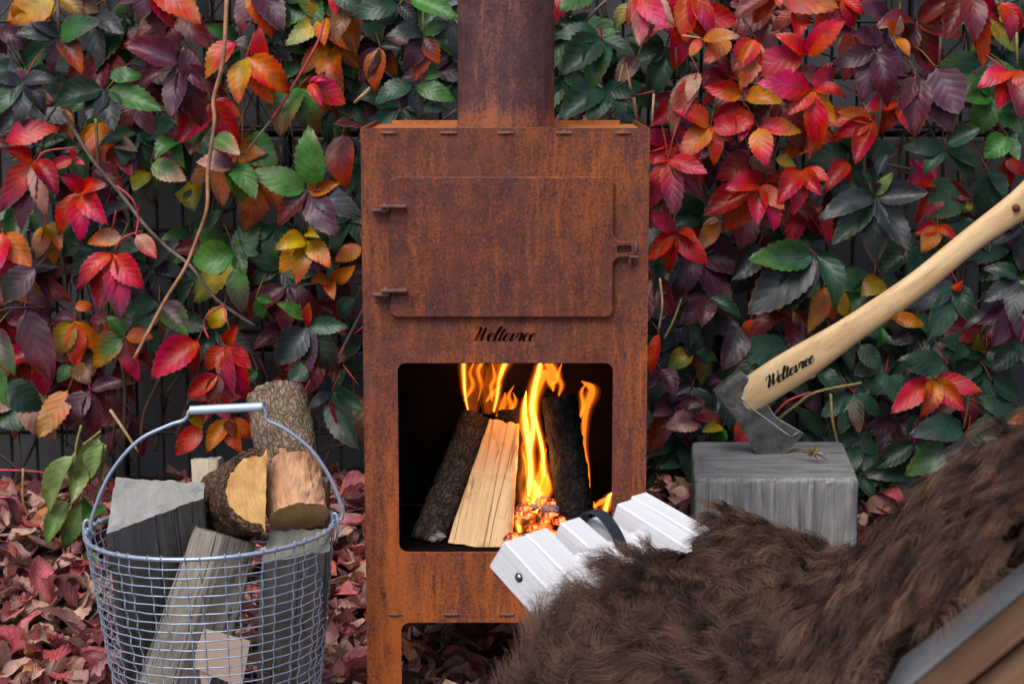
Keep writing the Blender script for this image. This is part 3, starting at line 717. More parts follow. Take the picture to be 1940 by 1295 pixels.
# wilted plant by the basket
wil = tag(empty('wilted_plant', (-.72, 3.37, gz(-.72, 3.37))), 'drooping wilted pale green plant left of the wire basket', 'plant')
for b_, t_, wr_, c_ in (('385,100', '252,410', .40, 'L'), ('400,140', '372,360', .45, 'L'), ('515,10', '395,285', .45, 'L'), ('535,50', '480,235', .6, 'L'), ('355,335', '238,580', .42, 'LG'),
                        ('420,345', '328,595', .40, 'LG'), ('480,380', '430,470', .6, 'G'), ('468,585', '402,825', .30, 'L'), ('475,600', '468,735', .45, 'L'), ('450,700', '400,950', .3, 'YL'), ('480,720', '440,890', .3, 'TP'), ('500,700', '520,850', .4, 'L')):
    B_ = un(*tp('Z', b_), 3.36+random.uniform(-.03, .03)); T_ = un(*tp('Z', t_), 3.33+random.uniform(-.03, .03)); acc = ([], [], [], [])
    leaflet(acc, B_, T_, Vector((random.uniform(-.6, .6), -1, .3)), wr_*1.6, PAL[c_[0]], PAL[c_[-1]], teeth=.06, arch=.08, fold=.45, curl=.06, seed=random.uniform(0, 50))
    finish_leaf('leaf', acc, 'leaf', wil, B_)
for p_ in ('420,-40 395,60 388,130 360,330', '520,-10 470,30 430,60', '545,60 500,360 465,590', '470,590 460,680 480,720', '525,760 460,930 360,1050', '225,490 340,498 490,520'):
    P = smooth_path([un(*tp('Z', q), 3.36)-Vector(wil.location) for q in p_.split()], 5); tube('stem', P, .0026, 'stem_tan' if '225,490' in p_ else 'stem_olive', wil, 6)

# ------------------------------------------------------------ leaf litter
LC = dict(crimson=('R', 'M'), pink=('P', 'K'), tan=('T', 'T'), brown=('W', 'K'), dusky=('K', 'M'), orange=('O', 'W'), maroon=('M', 'V'))
def litter_acc(acc, cc, r, L=.085, rows=10, hub=None, mtx=None):
    s = len(acc[0]); B_ = Vector((0, -L/2, 0)); T_ = Vector((0, L/2, 0))
    leaflet(acc, B_, T_, Vector((0, 0, 1)), r.uniform(.5, .8), PAL[LC[cc][0]], PAL[LC[cc][1]], teeth=.09, arch=r.uniform(-.2, .25), fold=r.uniform(-.3, .6), curl=r.uniform(-.3, .35), rows=rows, seed=r.uniform(0, 90))
    for i in range(s, len(acc[0])):       # crumple
        p = acc[0][i]; p.z += .020*mn.noise(p*35+Vector((s*.37, r.random()*0, 0)))
        if mtx is not None: acc[0][i] = mtx @ p
LM = {}
rl = random.Random(77)
for cname in LC:
    for v_ in range(6):
        acc = ([], [], [], []); litter_acc(acc, cname, rl); o = finish_leaf('tmp', acc, 'leaf_dry', None, (0, 0, 0)); LM[(cname, v_)] = o.data; bpy.data.objects.remove(o)
ZONES = [('left of the wire basket', -1.10, -.60, 3.0, 3.52, 125), ('between the wire basket and the stove', -.40, -.22, 2.98, 3.5, 60),
         ('under the stove between its legs', -.17, .16, 2.86, 3.2, 38), ('behind the lounge chair at the right edge', .50, .95, 2.3, 3.0, 36)]
WHERE = {ZONES[0][0]: (('in the front litter', 'halfway up the litter bank', 'against the fence foot'), ('at the left picture edge', 'left of the wilted plant', 'just left of the basket')),
         ZONES[1][0]: (('in the gap by the stove leg', 'midway behind the basket', 'at the fence behind the basket'), ('touching the basket side', 'between basket and stove', 'touching the stove side')),
         ZONES[2][0]: (('under the stove front', 'under the middle of the stove', 'under the stove back'), ('by its left legs', 'midway between its legs', 'by its right legs')),
         ZONES[3][0]: (('under the lounge chair back', 'behind the lounge chair', 'right of the block'), ('towards the chair', 'in the lower right corner', 'at the right picture edge'))}
for zn, x0, x1, y0, y1, n in ZONES:
    for i in range(n):
        cname = rl.choice(['crimson', 'pink', 'tan', 'brown', 'dusky', 'tan', 'maroon', 'orange', 'pink', 'dusky'])
        x, y = rl.uniform(x0, x1), rl.uniform(y0, y1)
        o = link('fallen_leaf', LM[(cname, rl.randrange(6))]); s = rl.uniform(.5, 1.3)
        o.location = (x, y, gz(x, y)+.022+rl.uniform(0, .02)); o.rotation_euler = (rl.gauss(.25, .5), rl.gauss(0, .5), rl.uniform(0, 6.28)); o.scale = (s, s, s)
        nm = {'dusky': 'dusky pink', 'tan': 'pale tan'}.get(cname, cname)
        sz = 'small' if s < .75 else ('large' if s > 1.08 else 'mid-sized')
        row = WHERE[zn][0][min(2, int(3*(y-y0)/(y1-y0)))]; colw = WHERE[zn][1][min(2, int(3*(x-x0)/(x1-x0)))]
        tag(o, f'{sz} {nm} fallen leaf {row}, {colw}', 'leaf', f'{nm} fallen leaves {zn}')
# the big pale leaf and a few more that stand out
for nm, cc, px, py, Y, s, rot, lab in (('fallen_leaf', 'T', 105, 1190, 3.15, .125, (.75, .2, 2.2), 'largest pale tan fallen leaf, standing out of the litter left of the basket'),
                                       ('fallen_leaf', 'P', 70, 1092, 3.29, .095, (.8, .3, .4), 'bright pink fallen leaf above the large pale one, left of the basket'),
                                       ('fallen_leaf', 'R', 20, 1220, 3.13, .10, (.7, -.3, 1.2), 'bright red fallen leaf at the left edge of the litter')):
    acc = ([], [], [], []); leaflet(acc, Vector((0, -s/2, 0)), Vector((0, s/2, 0)), Vector((0, 0, 1)), .72, PAL[cc], PAL['T' if cc == 'T' else 'M'], arch=.18, fold=.3, curl=.1, seed=s*77)
    o = finish_leaf(nm, acc, 'leaf_dry', None, (0, 0, 0)); o.location = un(px, py, Y); o.rotation_euler = rot; tag(o, lab, 'leaf')
acc = ([], [], [], [])
for i in range(6000):
    x = rl.uniform(-1.7, 1.7); y = rl.uniform(2.2, 3.66)
    if abs(x) > 1.1 and rl.random() < .5: continue
    m_ = Matrix.Translation((x, y, gz(x, y)+.008+rl.uniform(0, .022))) @ Matrix.Rotation(rl.uniform(0, 6.28), 4, 'Z') @ Matrix.Rotation(rl.gauss(0, .45), 4, 'X') @ Matrix.Rotation(rl.gauss(0, .4), 4, 'Y') @ Matrix.Scale(rl.uniform(.6, 1.15), 4)
    litter_acc(acc, rl.choice(['brown', 'dusky', 'maroon', 'tan', 'tan', 'crimson', 'dusky', 'pink']), rl, rows=6, mtx=m_)
tag(finish_leaf('leaf_litter', acc, 'leaf_dry', None, (0, 0, 0)), 'thick brown and dusky red layer of fallen leaves covering the ground', 'leaf litter', None, 'stuff')

for pts, lab in (('-40,612 60,600 150,592 245,572', 'grey brown twig lying across the litter bank at the left picture edge'), ('-40,530 80,522 210,508', 'straight pale dry stalk above the grey twig at the left picture edge'), ('540,880 470,960 365,1045', 'bent brown twig poking from the litter beside the basket')):
    P = [un(*tp('Z', q), 3.38 if '540' not in pts else 3.2) for q in pts.split()]; o = tube('twig', [q-P[0] for q in smooth_path(P, 5)], .0030, 'stem_grey' if 'grey' in lab else ('stem_tan' if 'pale' in lab else 'stem_brown'), None, 7); o.location = P[0]; tag(o, lab, 'twig')

# ------------------------------------------------------------ lettering
GLY = {'W': [[(.02, 1.25), (.0, 1.55), (.2, 1.78), (.42, 1.6), (.40, 1.0), (.30, .35), (.36, .0)], [(.36, .0), (.62, .6), (.86, 1.75)], [(.86, 1.75), (.84, .8), (.86, .0)], [(.86, .0), (1.2, .55), (1.42, 1.25), (1.40, 1.7), (1.24, 1.75)]],
       'e': [[(.0, .42), (.28, .5), (.46, .74), (.40, .97), (.22, .95), (.08, .65), (.08, .25), (.24, .0), (.46, .08), (.62, .38)]],
       'l': [[(.0, .35), (.28, 1.0), (.42, 1.6), (.34, 1.85), (.20, 1.6), (.12, .8), (.12, .2), (.26, .0), (.46, .30)]],
       't': [[(.24, 1.55), (.18, 1.0), (.12, .35), (.22, .0), (.44, .30)], [(-.02, 1.05), (.46, 1.08)]],
       'v': [[(.0, .75), (.12, .98), (.22, .80), (.20, .25), (.32, .0), (.54, .35), (.60, .85), (.50, 1.0), (.66, .88)]],
       'r': [[(.0, .35), (.16, .85), (.20, 1.12), (.26, .92), (.44, .98), (.42, .55), (.40, .18), (.52, .0), (.70, .30)]]}
ADV = {'W': 1.38, 'e': .56, 'l': .44, 't': .44, 'v': .62, 'r': .66}
def word_strokes():
    x = 0; out = []
    for ch in 'Weltevree':
        for s in GLY[ch]: out.append([(x+a+.30*b, b) for a, b in s])
        x += ADV[ch]
    return out, x+.5
def ribbons(thin=.045, thick=.15):
    "calligraphic strokes as closed quads: list of (left, right) point pairs"
    st, width = word_strokes(); res = []
    for s in st:
        P = smooth_path([(a, b, 0) for a, b in s], 5); row = []
        for i, p in enumerate(P):
            t = (P[min(i+1, len(P)-1)]-P[max(i-1, 0)]).normalized(); nn = Vector((-t.y, t.x, 0))
            h = (thin+(thick-thin)*max(0., -t.y)**.8 if t.y < 0 else thin)*.9
            if i in (0, len(P)-1): h *= .6
            row.append((p+nn*h, p-nn*h))
        res.append(row)
    return res, width

# ------------------------------------------------------------ stove
SX, SY = -.0103, 2.82
stove = tag(empty('outdoor_stove', (SX, SY, 0)), 'tall rusty steel garden stove with round chimney pipe and open fire', 'stove')
HWD, DEPTH, TOP = .2172, .335, .948
def with_arch(w0, a0, h):
    r = .014; arc = []
    for cx, s0, s1 in ((a0-r, 0, 90), (-a0+r, 90, 180)):
        for i in range(7):
            a = R(s0+(s1-s0)*i/6); arc.append((cx+r*math.cos(a), .180-r+r*math.sin(a)))
    return [(-w0, 0.), (-w0, h), (w0, h), (w0, 0.), (a0, 0.)]+arc+[(-a0, 0.)]
front_loops = [with_arch(HWD, .163, TOP), rrect(-.165, .293, .165, .591, .013)]
fp = fixn(mesh('front_panel', *prism(front_loops, .004), 'rust_plate', stove))
try:   # cut the word through the plate
    rib, wd = ribbons(.05, .17); sc_ = .104/wd; x0_, z0_ = -.0515, .6245
    CV, CF = [], []
    for row in rib:
        s = len(CV); m = len(row)
        for a, b in row:
            for q, d in ((a, -.004), (b, -.004), (b, .009), (a, .009)): CV.append((x0_+q.x*sc_, d, z0_+q.y*sc_*.74))
        for i in range(m-1):
            for k in range(4): CF.append((s+i*4+k, s+i*4+(k+1) % 4, s+(i+1)*4+(k+1) % 4, s+(i+1)*4+k))
        CF += [(s, s+3, s+2, s+1), tuple(s+(m-1)*4+k for k in range(4))]
    cut = fixn(mesh('cutter', CV, CF, 'soot', stove)); bo = fp.modifiers.new('cut', 'BOOLEAN'); bo.operation = 'DIFFERENCE'; bo.object = cut; bo.solver = 'EXACT'; bo.use_self = True
    bpy.context.view_layer.update(); dg = bpy.context.evaluated_depsgraph_get(); newm = bpy.data.meshes.new_from_object(fp.evaluated_get(dg))
    fp.modifiers.clear(); ok_ = len(newm.polygons) > 200
    if ok_: fp.data = newm
    bpy.data.objects.remove(cut); print('LETTER CUT', ok_, len(newm.polygons))
except Exception as e_: print('LETTER CUT failed', e_)
side_l = [(.0045, 0.), (.0045, TOP), (DEPTH, TOP), (DEPTH, 0.), (DEPTH-.05, 0.), (DEPTH-.05, .166), (DEPTH-.064, .18), (.064, .18), (.05, .166), (.05, 0.)]
for sx in (-HWD, HWD-.004): fixn(mesh('side_panel', *prism([side_l], .004, 'yz', sx), 'rust_plate', stove))
bp_ = [(x, y) for x, y in with_arch(HWD-.0045, .163, TOP-.012)]
fixn(mesh('back_panel', *prism([bp_], .004, 'xz', DEPTH-.0045), 'rust_plate', stove))
mesh('back_flange', *boxv((0, DEPTH-.012, TOP-.0065), (.38, .0035, .013)), 'rust_top', stove)
mesh('top_plate', *boxv((0, DEPTH/2, TOP-.0085), (2*HWD-.009, DEPTH-.010, .004)), 'rust_top', stove)
mesh('floor_plate', *boxv((0, DEPTH/2, .2845), (2*HWD-.010, DEPTH-.014, .006)), 'soot', stove)
mesh('oven_floor', *boxv((0, DEPTH/2+.02, .672), (2*HWD-.03, DEPTH-.05, .006)), 'soot', stove)
for x in (-.2105, .2105): mesh('liner', *boxv((x, DEPTH/2, .48), (.003, DEPTH-.014, .378)), 'soot', stove)
mesh('liner', *boxv((0, DEPTH-.009, .48), (.415, .003, .378)), 'soot', stove)
fl = fixn(mesh('liner', *prism([rrect(-.2085, .29, .2085, .605, .002), rrect(-.1665, .2945, .1665, .5895, .013)], .0015, 'xz', .0046), 'soot', stove))
mesh('door_recess', *boxv((0, .0052, .77), (.41, .0015, .20)), 'soot', stove)
# lumpy weld beads
def weld(x0, x1, z):
    n = 14; P = [(x0+(x1-x0)*i/(n-1), -.0005, z+.0006*math.sin(i*2.1)) for i in range(n)]
    rr = [.0028*(.55+.45*math.sin(math.pi*min(1, max(0.08, i/(n-1)*1.04))))+.0007*math.sin(i*1.9+x0*90) for i in range(n)]
    tube('weld_bead', P, rr, 'rust_weld', stove, 8)
for a, b in ((721, 751), (834, 866), (942, 975), (1053, 1086), (1167, 1195)): weld(un(a, 252, SY).x-SX, un(b, 252, SY).x-SX, un(a, 252, SY).z)
for a, b in ((735, 762), (840, 870), (945, 975), (1052, 1082), (1160, 1188)): weld(un(a, 1163, SY).x-SX, un(b, 1163, SY).x-SX, un(a, 1163, SY).z)
# chimney
PC = (.001, .158); PR = .0762; V, F = [], []; NS = 64
for z, r in ((TOP-.006, PR), (TOP+.0, PR+.0008), (TOP+.012, PR+.0004), (TOP+.03, PR), (1.3, PR), (2.05, PR), (2.05, PR-.003), (TOP, PR-.003)):
    for k in range(NS):
        a = 2*math.pi*k/NS; V.append((PC[0]+r*math.cos(a), PC[1]+r*math.sin(a), z))
for i in range(7):
    for k in range(NS): F.append((i*NS+k, i*NS+(k+1) % NS, (i+1)*NS+(k+1) % NS, (i+1)*NS+k))
ch = mesh('chimney_pipe', V, F, 'rust_pipe', stove, True)
tube('pipe_weld', [(PC[0]+PR*1.012*math.cos(2*math.pi*k/60), PC[1]+PR*1.012*math.sin(2*math.pi*k/60), TOP-.0045) for k in range(61)], [.0022+.0006*math.sin(k*2.3) for k in range(61)], 'rust_weld', stove, 6)
# door
door = mesh('door', *boxv((0, 0, 0), (.01, .01, .01)), 'rust_door', stove)
dx0, dx1, dz0, dz1 = -.1745, .1635, .6625, .8755; r = .011
def arcp(cx, cy, r, a0, a1, n=5): return [(cx+r*math.cos(R(a0+(a1-a0)*i/n)), cy+r*math.sin(R(a0+(a1-a0)*i/n))) for i in range(n+1)]
tz = .766; th = .0125; tx = .196
outl = arcp(dx0+r, dz0+r, r, 270, 180)+arcp(dx0+r, dz1-r, r, 180, 90)+arcp(dx1-r, dz1-r, r, 90, 0)+arcp(dx1+.012, tz+th+.012, .012, 180, 270)+[(tx-.004, tz+th), (tx, tz+th-.004), (tx, tz-th+.004), (tx-.004, tz-th)]+arcp(dx1+.012, tz-th-.012, .012, 90, 180)+arcp(dx1-r, dz0+r, r, 0, -90)
hole_ = rrect(.169, tz-.0055, .191, tz+.0065, .003); no_ = len(outl); ins_ = []
for i in range(no_):
    a_, p_, b2_ = Vector(outl[i-1]), Vector(outl[i]), Vector(outl[(i+1) % no_]); t_ = (b2_-a_).normalized(); ins_.append((p_.x+t_.y*.0017, p_.y-t_.x*.0017))
if ins_[8][0] < outl[8][0]: ins_ = [(2*p[0]-q[0], 2*p[1]-q[1]) for p, q in zip(outl, ins_)]
V, F = prism([ins_, hole_], .004, 'xz', -.0100); nb_ = len(ins_)+len(hole_); V = list(V)
ob_ = len(V); V += [(x, -.0082, y) for x, y in outl]+[(x, -.0025, y) for x, y in outl]
F = [f for f in F if not (len(f) == 4 and max(f) >= nb_ and min(f) < no_)]
for i in range(no_): F.append((i, (i+1) % no_, ob_+(i+1) % no_, ob_+i)); F.append((ob_+i, ob_+(i+1) % no_, ob_+no_+(i+1) % no_, ob_+no_+i))
me_ = bpy.data.meshes.new('door'); me_.from_pydata(V, [], F); me_.materials.append(MAT['rust_door']); door.data = me_; fixn(door)
tube('handle', smooth_path([(tx+.001, -.0045, tz+th-.001), (tx+.001, -.0125, tz+.008), (tx+.001, -.0125, tz-.002), (tx+.001, -.006, tz-.010)], 5), .0019, 'rust_weld', door, 8)
mesh('latch', *boxv((.1885, -.0112, tz-.014), (.0035, .004, .018), .0008), 'rust_door', door)
mesh('latch', *boxv((.1945, -.0112, tz-.0105), (.014, .006, .003), .0006), 'rust_weld', door)
for pz in (389, 548):
    z = un(745, pz, SY).z; h = mesh('hinge', *boxv((-.168, -.0155, z), (.040, .013, .0045), .0012), 'rust_weld', door)
    mesh('hinge_leaf', *boxv((-.188, -.009, z-.0065), (.026, .016, .0045), .0012), 'rust_weld', h)
    tube('hinge_pin', [(-.181, -.014, z-.011), (-.181, -.014, z+.0055)], .0028, 'rust_weld', h, 10)

# ------------------------------------------------------------ logs
def hermite(a, b, t): return a+(b-a)*t
def make_log(name, label, cat, bot, top, section, mats, group=None, taper=(1, 1), rough=(.0035, .0012), n_len=26, seed=0, twist=0., bend=0., peel=None, endslant=0.):
    """section: list of (x, y, kind) corners; kind 'b' = bark on the side to the next corner, 's' = split wood. Local z runs along the log."""
    bot, top = Vector(bot), Vector(top); ax = top-bot; L = ax.length; a = ax.normalized()
    ex = Vector((1, 0, 0)); ex = (ex-a*ex.dot(a)).normalized(); ey = a.cross(ex)
    root = empty(name); root.matrix_world = Matrix((( ex.x, ey.x, a.x, bot.x), (ex.y, ey.y, a.y, bot.y), (ex.z, ey.z, a.z, bot.z), (0, 0, 0, 1)))
    tag(root, label, cat, group)
    ring = []; kinds = []; m = len(section)
    for i in range(m):
        x0, y0, k = section[i]; x1, y1, _ = section[(i+1) % m]; d = math.hypot(x1-x0, y1-y0); q = max(2, int(d/.0065))
        for j in range(q): ring.append((x0+(x1-x0)*j/q, y0+(y1-y0)*j/q)); kinds.append(k)
    n = len(ring); rows = []
    for i in range(n_len+1):
        t = i/n_len; s = taper[0]+(taper[1]-taper[0])*t; row = []
        for j, (x, y) in enumerate(ring):
            k = kinds[j]; amp = rough[0] if (k == 'b' or kinds[j-1] == 'b') else rough[1]
            fz = 9 if k == 'b' else 3
            nz = mn.noise(Vector((x*60+seed, y*60, t*L*fz*6)))*.6+mn.noise(Vector((x*140+seed, y*140, t*L*fz*14)))*.5
            rr = math.hypot(x, y)+1e-6; f = s*(1+amp*nz/rr*(1.4 if k == 'b' else 1.6))
            zz = t*L+(mn.noise(Vector((x*90, y*90, seed)))*.004+endslant*x if i in (0, n_len) else 0)
            row.append(Vector((x*f+bend*math.sin(math.pi*t), y*f, zz)))
        rows.append(row)
    def grab(kind):
        V, F, ix = [], [], {}
        def vi(i, j):
            if (i, j) not in ix: ix[(i, j)] = len(V); V.append(rows[i][j % n])
            return ix[(i, j)]
        for i in range(n_len):
            for j in range(n):
                if kinds[j] == kind and not (kind == 'b' and peel and peel[0] < i/n_len+.10*mn.noise(Vector((j*.55, i*.3, seed))) < peel[1]):
                    F.append((vi(i, j), vi(i, (j+1) % n), vi(i+1, (j+1) % n), vi(i+1, j)))
        return V, F
    def peeled():
        V, F = [], []
        for i in range(n_len):
            for j in range(n):
                if kinds[j] == 'b':
                    s = len(V); V.extend([Vector((p.x*.955, p.y*.955, p.z)) for p in (rows[i][j], rows[i][(j+1) % n], rows[i+1][(j+1) % n], rows[i+1][j])]); F.append((s, s+1, s+2, s+3))
        return V, F
    for kind, nm in (('s', 'split_side'), ('b', 'bark')):
        V, F = grab(kind)
        if F: mesh(nm, V, F, mats[kind], root, True)
    if peel:
        V, F = peeled(); mesh('peeled_wood', V, F, mats['p'], root, False)
    for i, e in ((0, 'e0'), (n_len, 'e1')):
        c = sum(rows[i], Vector())/n; V = [c]; F = []; q = 5
        for k in range(1, q+1):
            for p in rows[i]:
                pp = c+(p-c)*(k/q); pp.z = p.z if k == q else c.z+endslant*(pp.x-c.x)*(1 if i in (0, n_len) else 0)+(p.z-c.z-endslant*(p.x-c.x))*(k/q)**6; V.append(pp)
        for j in range(n): F.append((0, 1+j, 1+(j+1) % n))
        for k in range(q-1):
            for j in range(n): F.append((1+k*n+j, 1+(k+1)*n+j, 1+(k+1)*n+(j+1) % n, 1+k*n+(j+1) % n))
        o = mesh('cut_end', V, F, mats.get(e, mats['e']), root, True)
        if 'ring' in mats:
            o.data.materials.append(MAT[mats['ring']])
            for fi_, pl in enumerate(o.data.polygons):
                if fi_ >= n+(q-2)*n and kinds[(fi_-n) % n] == 'b': pl.material_index = 1
        fixn(o)
    return root
def arc_sec(r, a0, a1, n, kind='b', sy=1.):
    return [(r*math.cos(R(a0+(a1-a0)*i/n)), r*sy*math.sin(R(a0+(a1-a0)*i/n)), kind) for i in range(n)]
G1 = 'split firewood in the wire basket'
make_log('firewood_log', 'dark grey split log standing at the left of the wire basket', 'log', un(322, 1262, 2.83), un(290, 962, 2.67),
         [(-.058, -.060, 's'), (.070, .030, 's'), (.066, .062, 's'), (-.064, .062, 's')], dict(s='split_dark', e='end_grey'), G1, seed=1, endslant=-.05, rough=(.003, .0022))
make_log('firewood_log', 'weathered grey brown split log leaning low at the front of the basket', 'log', un(330, 1318, 2.66), un(425, 1012, 2.72),
         [(-.050, -.044, 's'), (.004, -.058, 's'), (.062, .000, 's'), (.045, .055, 's'), (-.045, .050, 's')], dict(s='split_grey', e='split_grey'), G1, seed=2, taper=(1.05, .82), rough=(.003, .003))
E3 = un(500, 928, 2.70); A3 = Vector((.40, -.83, .36)).normalized()
make_log('firewood_log', 'brown barked half round log with orange yellow sawn face in the middle of the basket', 'log', E3-A3*.18, E3,
         [(.004, -.062, 's')]+arc_sec(.064, 88, 268, 16), dict(s='split_brown', b='bark_brown', e='end_yellow', ring='bark_brown'), G1, seed=3, rough=(.006, .001))
make_log('firewood_log', 'tall mossy barked log lying uppermost at the right of the basket', 'log', un(566, 982, 2.735), un(524, 752, 2.88),
         [(.047, .0, 's'), (.035, .034, 's'), (-.035, .034, 's')]+arc_sec(.047, 180, 360, 14, 'b', 1.0), dict(s='split_pale', b='bark_light', p='bark_peeled', e='end_orange'), G1, seed=4, rough=(.005, .001), peel=(-.3, .42))
make_log('firewood_log', 'grey green topped split log low at the right of the basket', 'log', un(548, 1310, 2.80), un(562, 1034, 2.69),
         [(-.048, -.040, 's'), (.050, -.012, 's'), (.045, .042, 's'), (-.042, .036, 's')], dict(s='split_dark', e='end_green'), G1, seed=5, endslant=.1)
make_log('firewood_log', 'narrow pale split log upright at the back of the basket', 'log', un(400, 1140, 2.84), un(392, 868, 2.87),
         [(-.022, -.018, 's'), (.020, -.022, 's'), (.024, .02, 's'), (-.02, .022, 's')], dict(s='split_pale', e='end_grey'), G1, seed=6)
make_log('firewood_log', 'thin brown split log half hidden at the back right of the basket', 'log', un(596, 1140, 2.84), un(606, 906, 2.85),
         [(-.016, -.016, 's'), (.014, -.018, 's'), (.016, .016, 's'), (-.015, .014, 's')], dict(s='split_brown', e='end_grey'), G1, seed=7)
cd = None
for q, lab in (([(385, 1190), (474, 1214), (458, 1302), (362, 1262)], 'square pale cardboard piece, the front one low in the basket'), ([(358, 1214), (420, 1225), (392, 1310), (326, 1282)], 'pale cardboard piece tucked behind the square one low in the basket')):
    yy = 2.632 if cd is None else 2.637
    P = [un(*p, yy+.0007*i) for i, p in enumerate(q)]; V = P+[p+Vector((0, .0025, 0)) for p in P]
    cd = fixn(mesh('cardboard_piece', V, [(0,1,2,3), (7,6,5,4), (0,4,5,1), (1,5,6,2), (2,6,7,3), (3,7,4,0)], 'card')); tag(cd, lab, 'cardboard')
G2 = 'logs burning in the stove'
make_log('burning_log', 'dark round barked log leaning in the left of the fire', 'log', un(806, 1030, 2.915), un(902, 790, 3.02), arc_sec(.0285, 0, 360, 18), dict(s='split_fire', b='bark_fire', e='bark_fire'), G2, seed=8, rough=(.004, .001), bend=.004)
make_log('burning_log', 'pale split billet standing in the middle of the fire', 'log', un(908, 1041, 2.885), un(956, 800, 2.985),
         [(-.052, -.012, 's'), (.045, -.016, 's'), (.052, -.006, 'b'), (.05, .02, 'b'), (-.045, .02, 's')], dict(s='split_fire', b='charred', e='bark_fire'), G2, seed=9, taper=(1.0, .48), rough=(.003, .0018))
make_log('burning_log', 'charred black log standing in the right of the fire', 'log', un(1098, 1018, 2.945), un(1058, 750, 2.985), arc_sec(.029, 0, 360, 18), dict(s='charred', b='charred', e='charred'), G2, seed=10, rough=(.005, .001))
make_log('burning_log', 'thin blackened split log behind the pale billet in the fire', 'log', un(985, 1010, 2.99), un(962, 775, 3.03), arc_sec(.018, 0, 360, 10), dict(s='charred', b='charred', e='charred'), G2, seed=11, rough=(.004, .001))

# ------------------------------------------------------------ fire
bed = tag(empty('ember_bed', (SX, 2.96, .288)), 'bed of glowing orange coals and ash at the foot of the fire', 'embers')
re_ = random.Random(3)
for i in range(52):
    px = re_.uniform(968, 1070) if i < 34 else re_.uniform(800, 1165); Yc = re_.uniform(2.87, 3.04)
    c = Vector((un(px, 1010, Yc).x, Yc, .294+(re_.uniform(0, .045) if 970 < px < 1080 and Yc > 2.9 else re_.uniform(0, .008)))); V = []
    s = re_.uniform(.006, .013); sg = re_.random()*50
    for a in range(5):
        for b in range(7):
            th_, ph_ = math.pi*(a+.5)/5, 2*math.pi*b/7; d = Vector((math.sin(th_)*math.cos(ph_), math.sin(th_)*math.sin(ph_), math.cos(th_)))
            V.append(Vector((d.x*1.3, d.y, d.z*.8))*s*(1+.5*mn.noise(d*2+Vector((sg, 0, 0)))))
    F = [(a*7+b, a*7+(b+1) % 7, (a+1)*7+(b+1) % 7, (a+1)*7+b) for a in range(4) for b in range(7)]+[tuple(range(6, -1, -1)), tuple(28+b for b in range(7))]
    o = mesh('coal', V, F, 'ember' if (i < 34 and re_.random() < .85) else 'ash', bed); o.location = c-Vector(bed.location)
fire = tag(empty('fire', (SX, 2.96, .29)), 'orange and yellow flames licking up between the burning logs', 'fire')
FO = lambda x, y, Y: un(650+x*.332, 650+y*.332, Y)-Vector(fire.location)
def flame(pts, ws, mat, Y=2.97, sq=.55, dy=0.):
    P = [FO(float(a), float(b), Y+dy*i) for i, (a, b) in enumerate(q.split(',') for q in pts.split())]
    Q = smooth_path(P, 7); rr = [max(.0004, x*.332*Y/FPX/2) for x in resample(ws, len(Q))]
    V, F = tubev(Q, rr, 10); 
    for i, v in enumerate(V):
        c = Q[i//10]; nz = 1+.22*mn.noise((Vector(v)+Vector((0, 0, 5)))*55); V[i] = c+Vector(((v-c).x*nz, (v-c).y*sq, (v-c).z*nz))
    o = None
    for k_, (sc2, _, _) in enumerate(SHELL[mat]):
        W_ = [Q[i//10]+Vector(((v-Q[i//10]).x*sc2, (v-Q[i//10]).y*sc2, (v-Q[i//10]).z*(.75+.25*sc2))) for i, v in enumerate(V)]
        o2 = mesh('flame' if o is None else 'flame_glow', W_, F, f'{mat}_{k_}', o or fire, True); o = o or o2
flame('1075,1080 1050,980 1090,850 1130,740 1140,640 1125,520', [70, 120, 110, 60, 40, 2], 'flame_mid', 2.95)
flame('1010,1060 1040,900 1070,760 1062,620 1045,480 1035,380 1045,270', [10, 55, 70, 62, 70, 50, 2], 'flame_hot', 2.95)
flame('1060,640 1085,480 1078,360 1095,240 1120,140 1130,90', [30, 55, 60, 52, 50, 6], 'flame_hot', 2.975)
flame('1100,420 1100,300 1150,180 1190,230 1200,275', [20, 50, 70, 50, 3], 'flame_mid', 2.985)
flame('1150,760 1135,600 1105,460 1095,400', [10, 34, 30, 5], 'flame_hot', 2.94)
flame('1120,860 1150,760 1140,680 1160,600', [60, 60, 34, 2], 'flame_mid', 2.965)
flame('1030,900 1015,800 1035,700 1020,600 1030,560', [50, 50, 40, 20, 2], 'flame_mid', 2.96)
flame('1090,960 1110,860 1090,780', [90, 80, 4], 'flame_hot', 2.955)
flame('1190,240 1215,200 1180,130 1150,90', [4, 50, 70, 30], 'flame_mid', 3.0)
flame('770,330 790,240 770,160 800,100', [4, 26, 34, 20], 'flame_mid', 3.06)
flame('1010,1080 1000,1020 1020,960', [40, 60, 5], 'flame_hot', 2.90)
flame('1130,900 1170,830 1165,740', [50, 60, 4], 'flame_mid', 2.96)
flame('1180,1060 1150,1000 1100,960', [40, 50, 4], 'flame_mid', 2.92)
flame('715,395 695,280 690,180 690,80 715,-20 735,-110 750,-180', [8, 30, 36, 44, 60, 60, 10], 'flame_hot', 3.05)
flame('860,390 880,290 890,210 925,110 930,60', [20, 34, 40, 55, 6], 'flame_hot', 3.05)
flame('815,335 850,290 905,235', [6, 40, 4], 'flame_mid', 3.045)
flame('740,420 745,280 760,150 790,60', [40, 110, 130, 30], 'flame_dim', 3.07, .3)
flame('830,400 835,280 860,160 880,80', [60, 110, 120, 20], 'flame_dim', 3.07, .3)
flame('880,420 920,340 925,280', [30, 60, 6], 'flame_mid', 3.05)
flame('920,430 955,380 940,330', [60, 60, 8], 'flame_dim', 3.06)
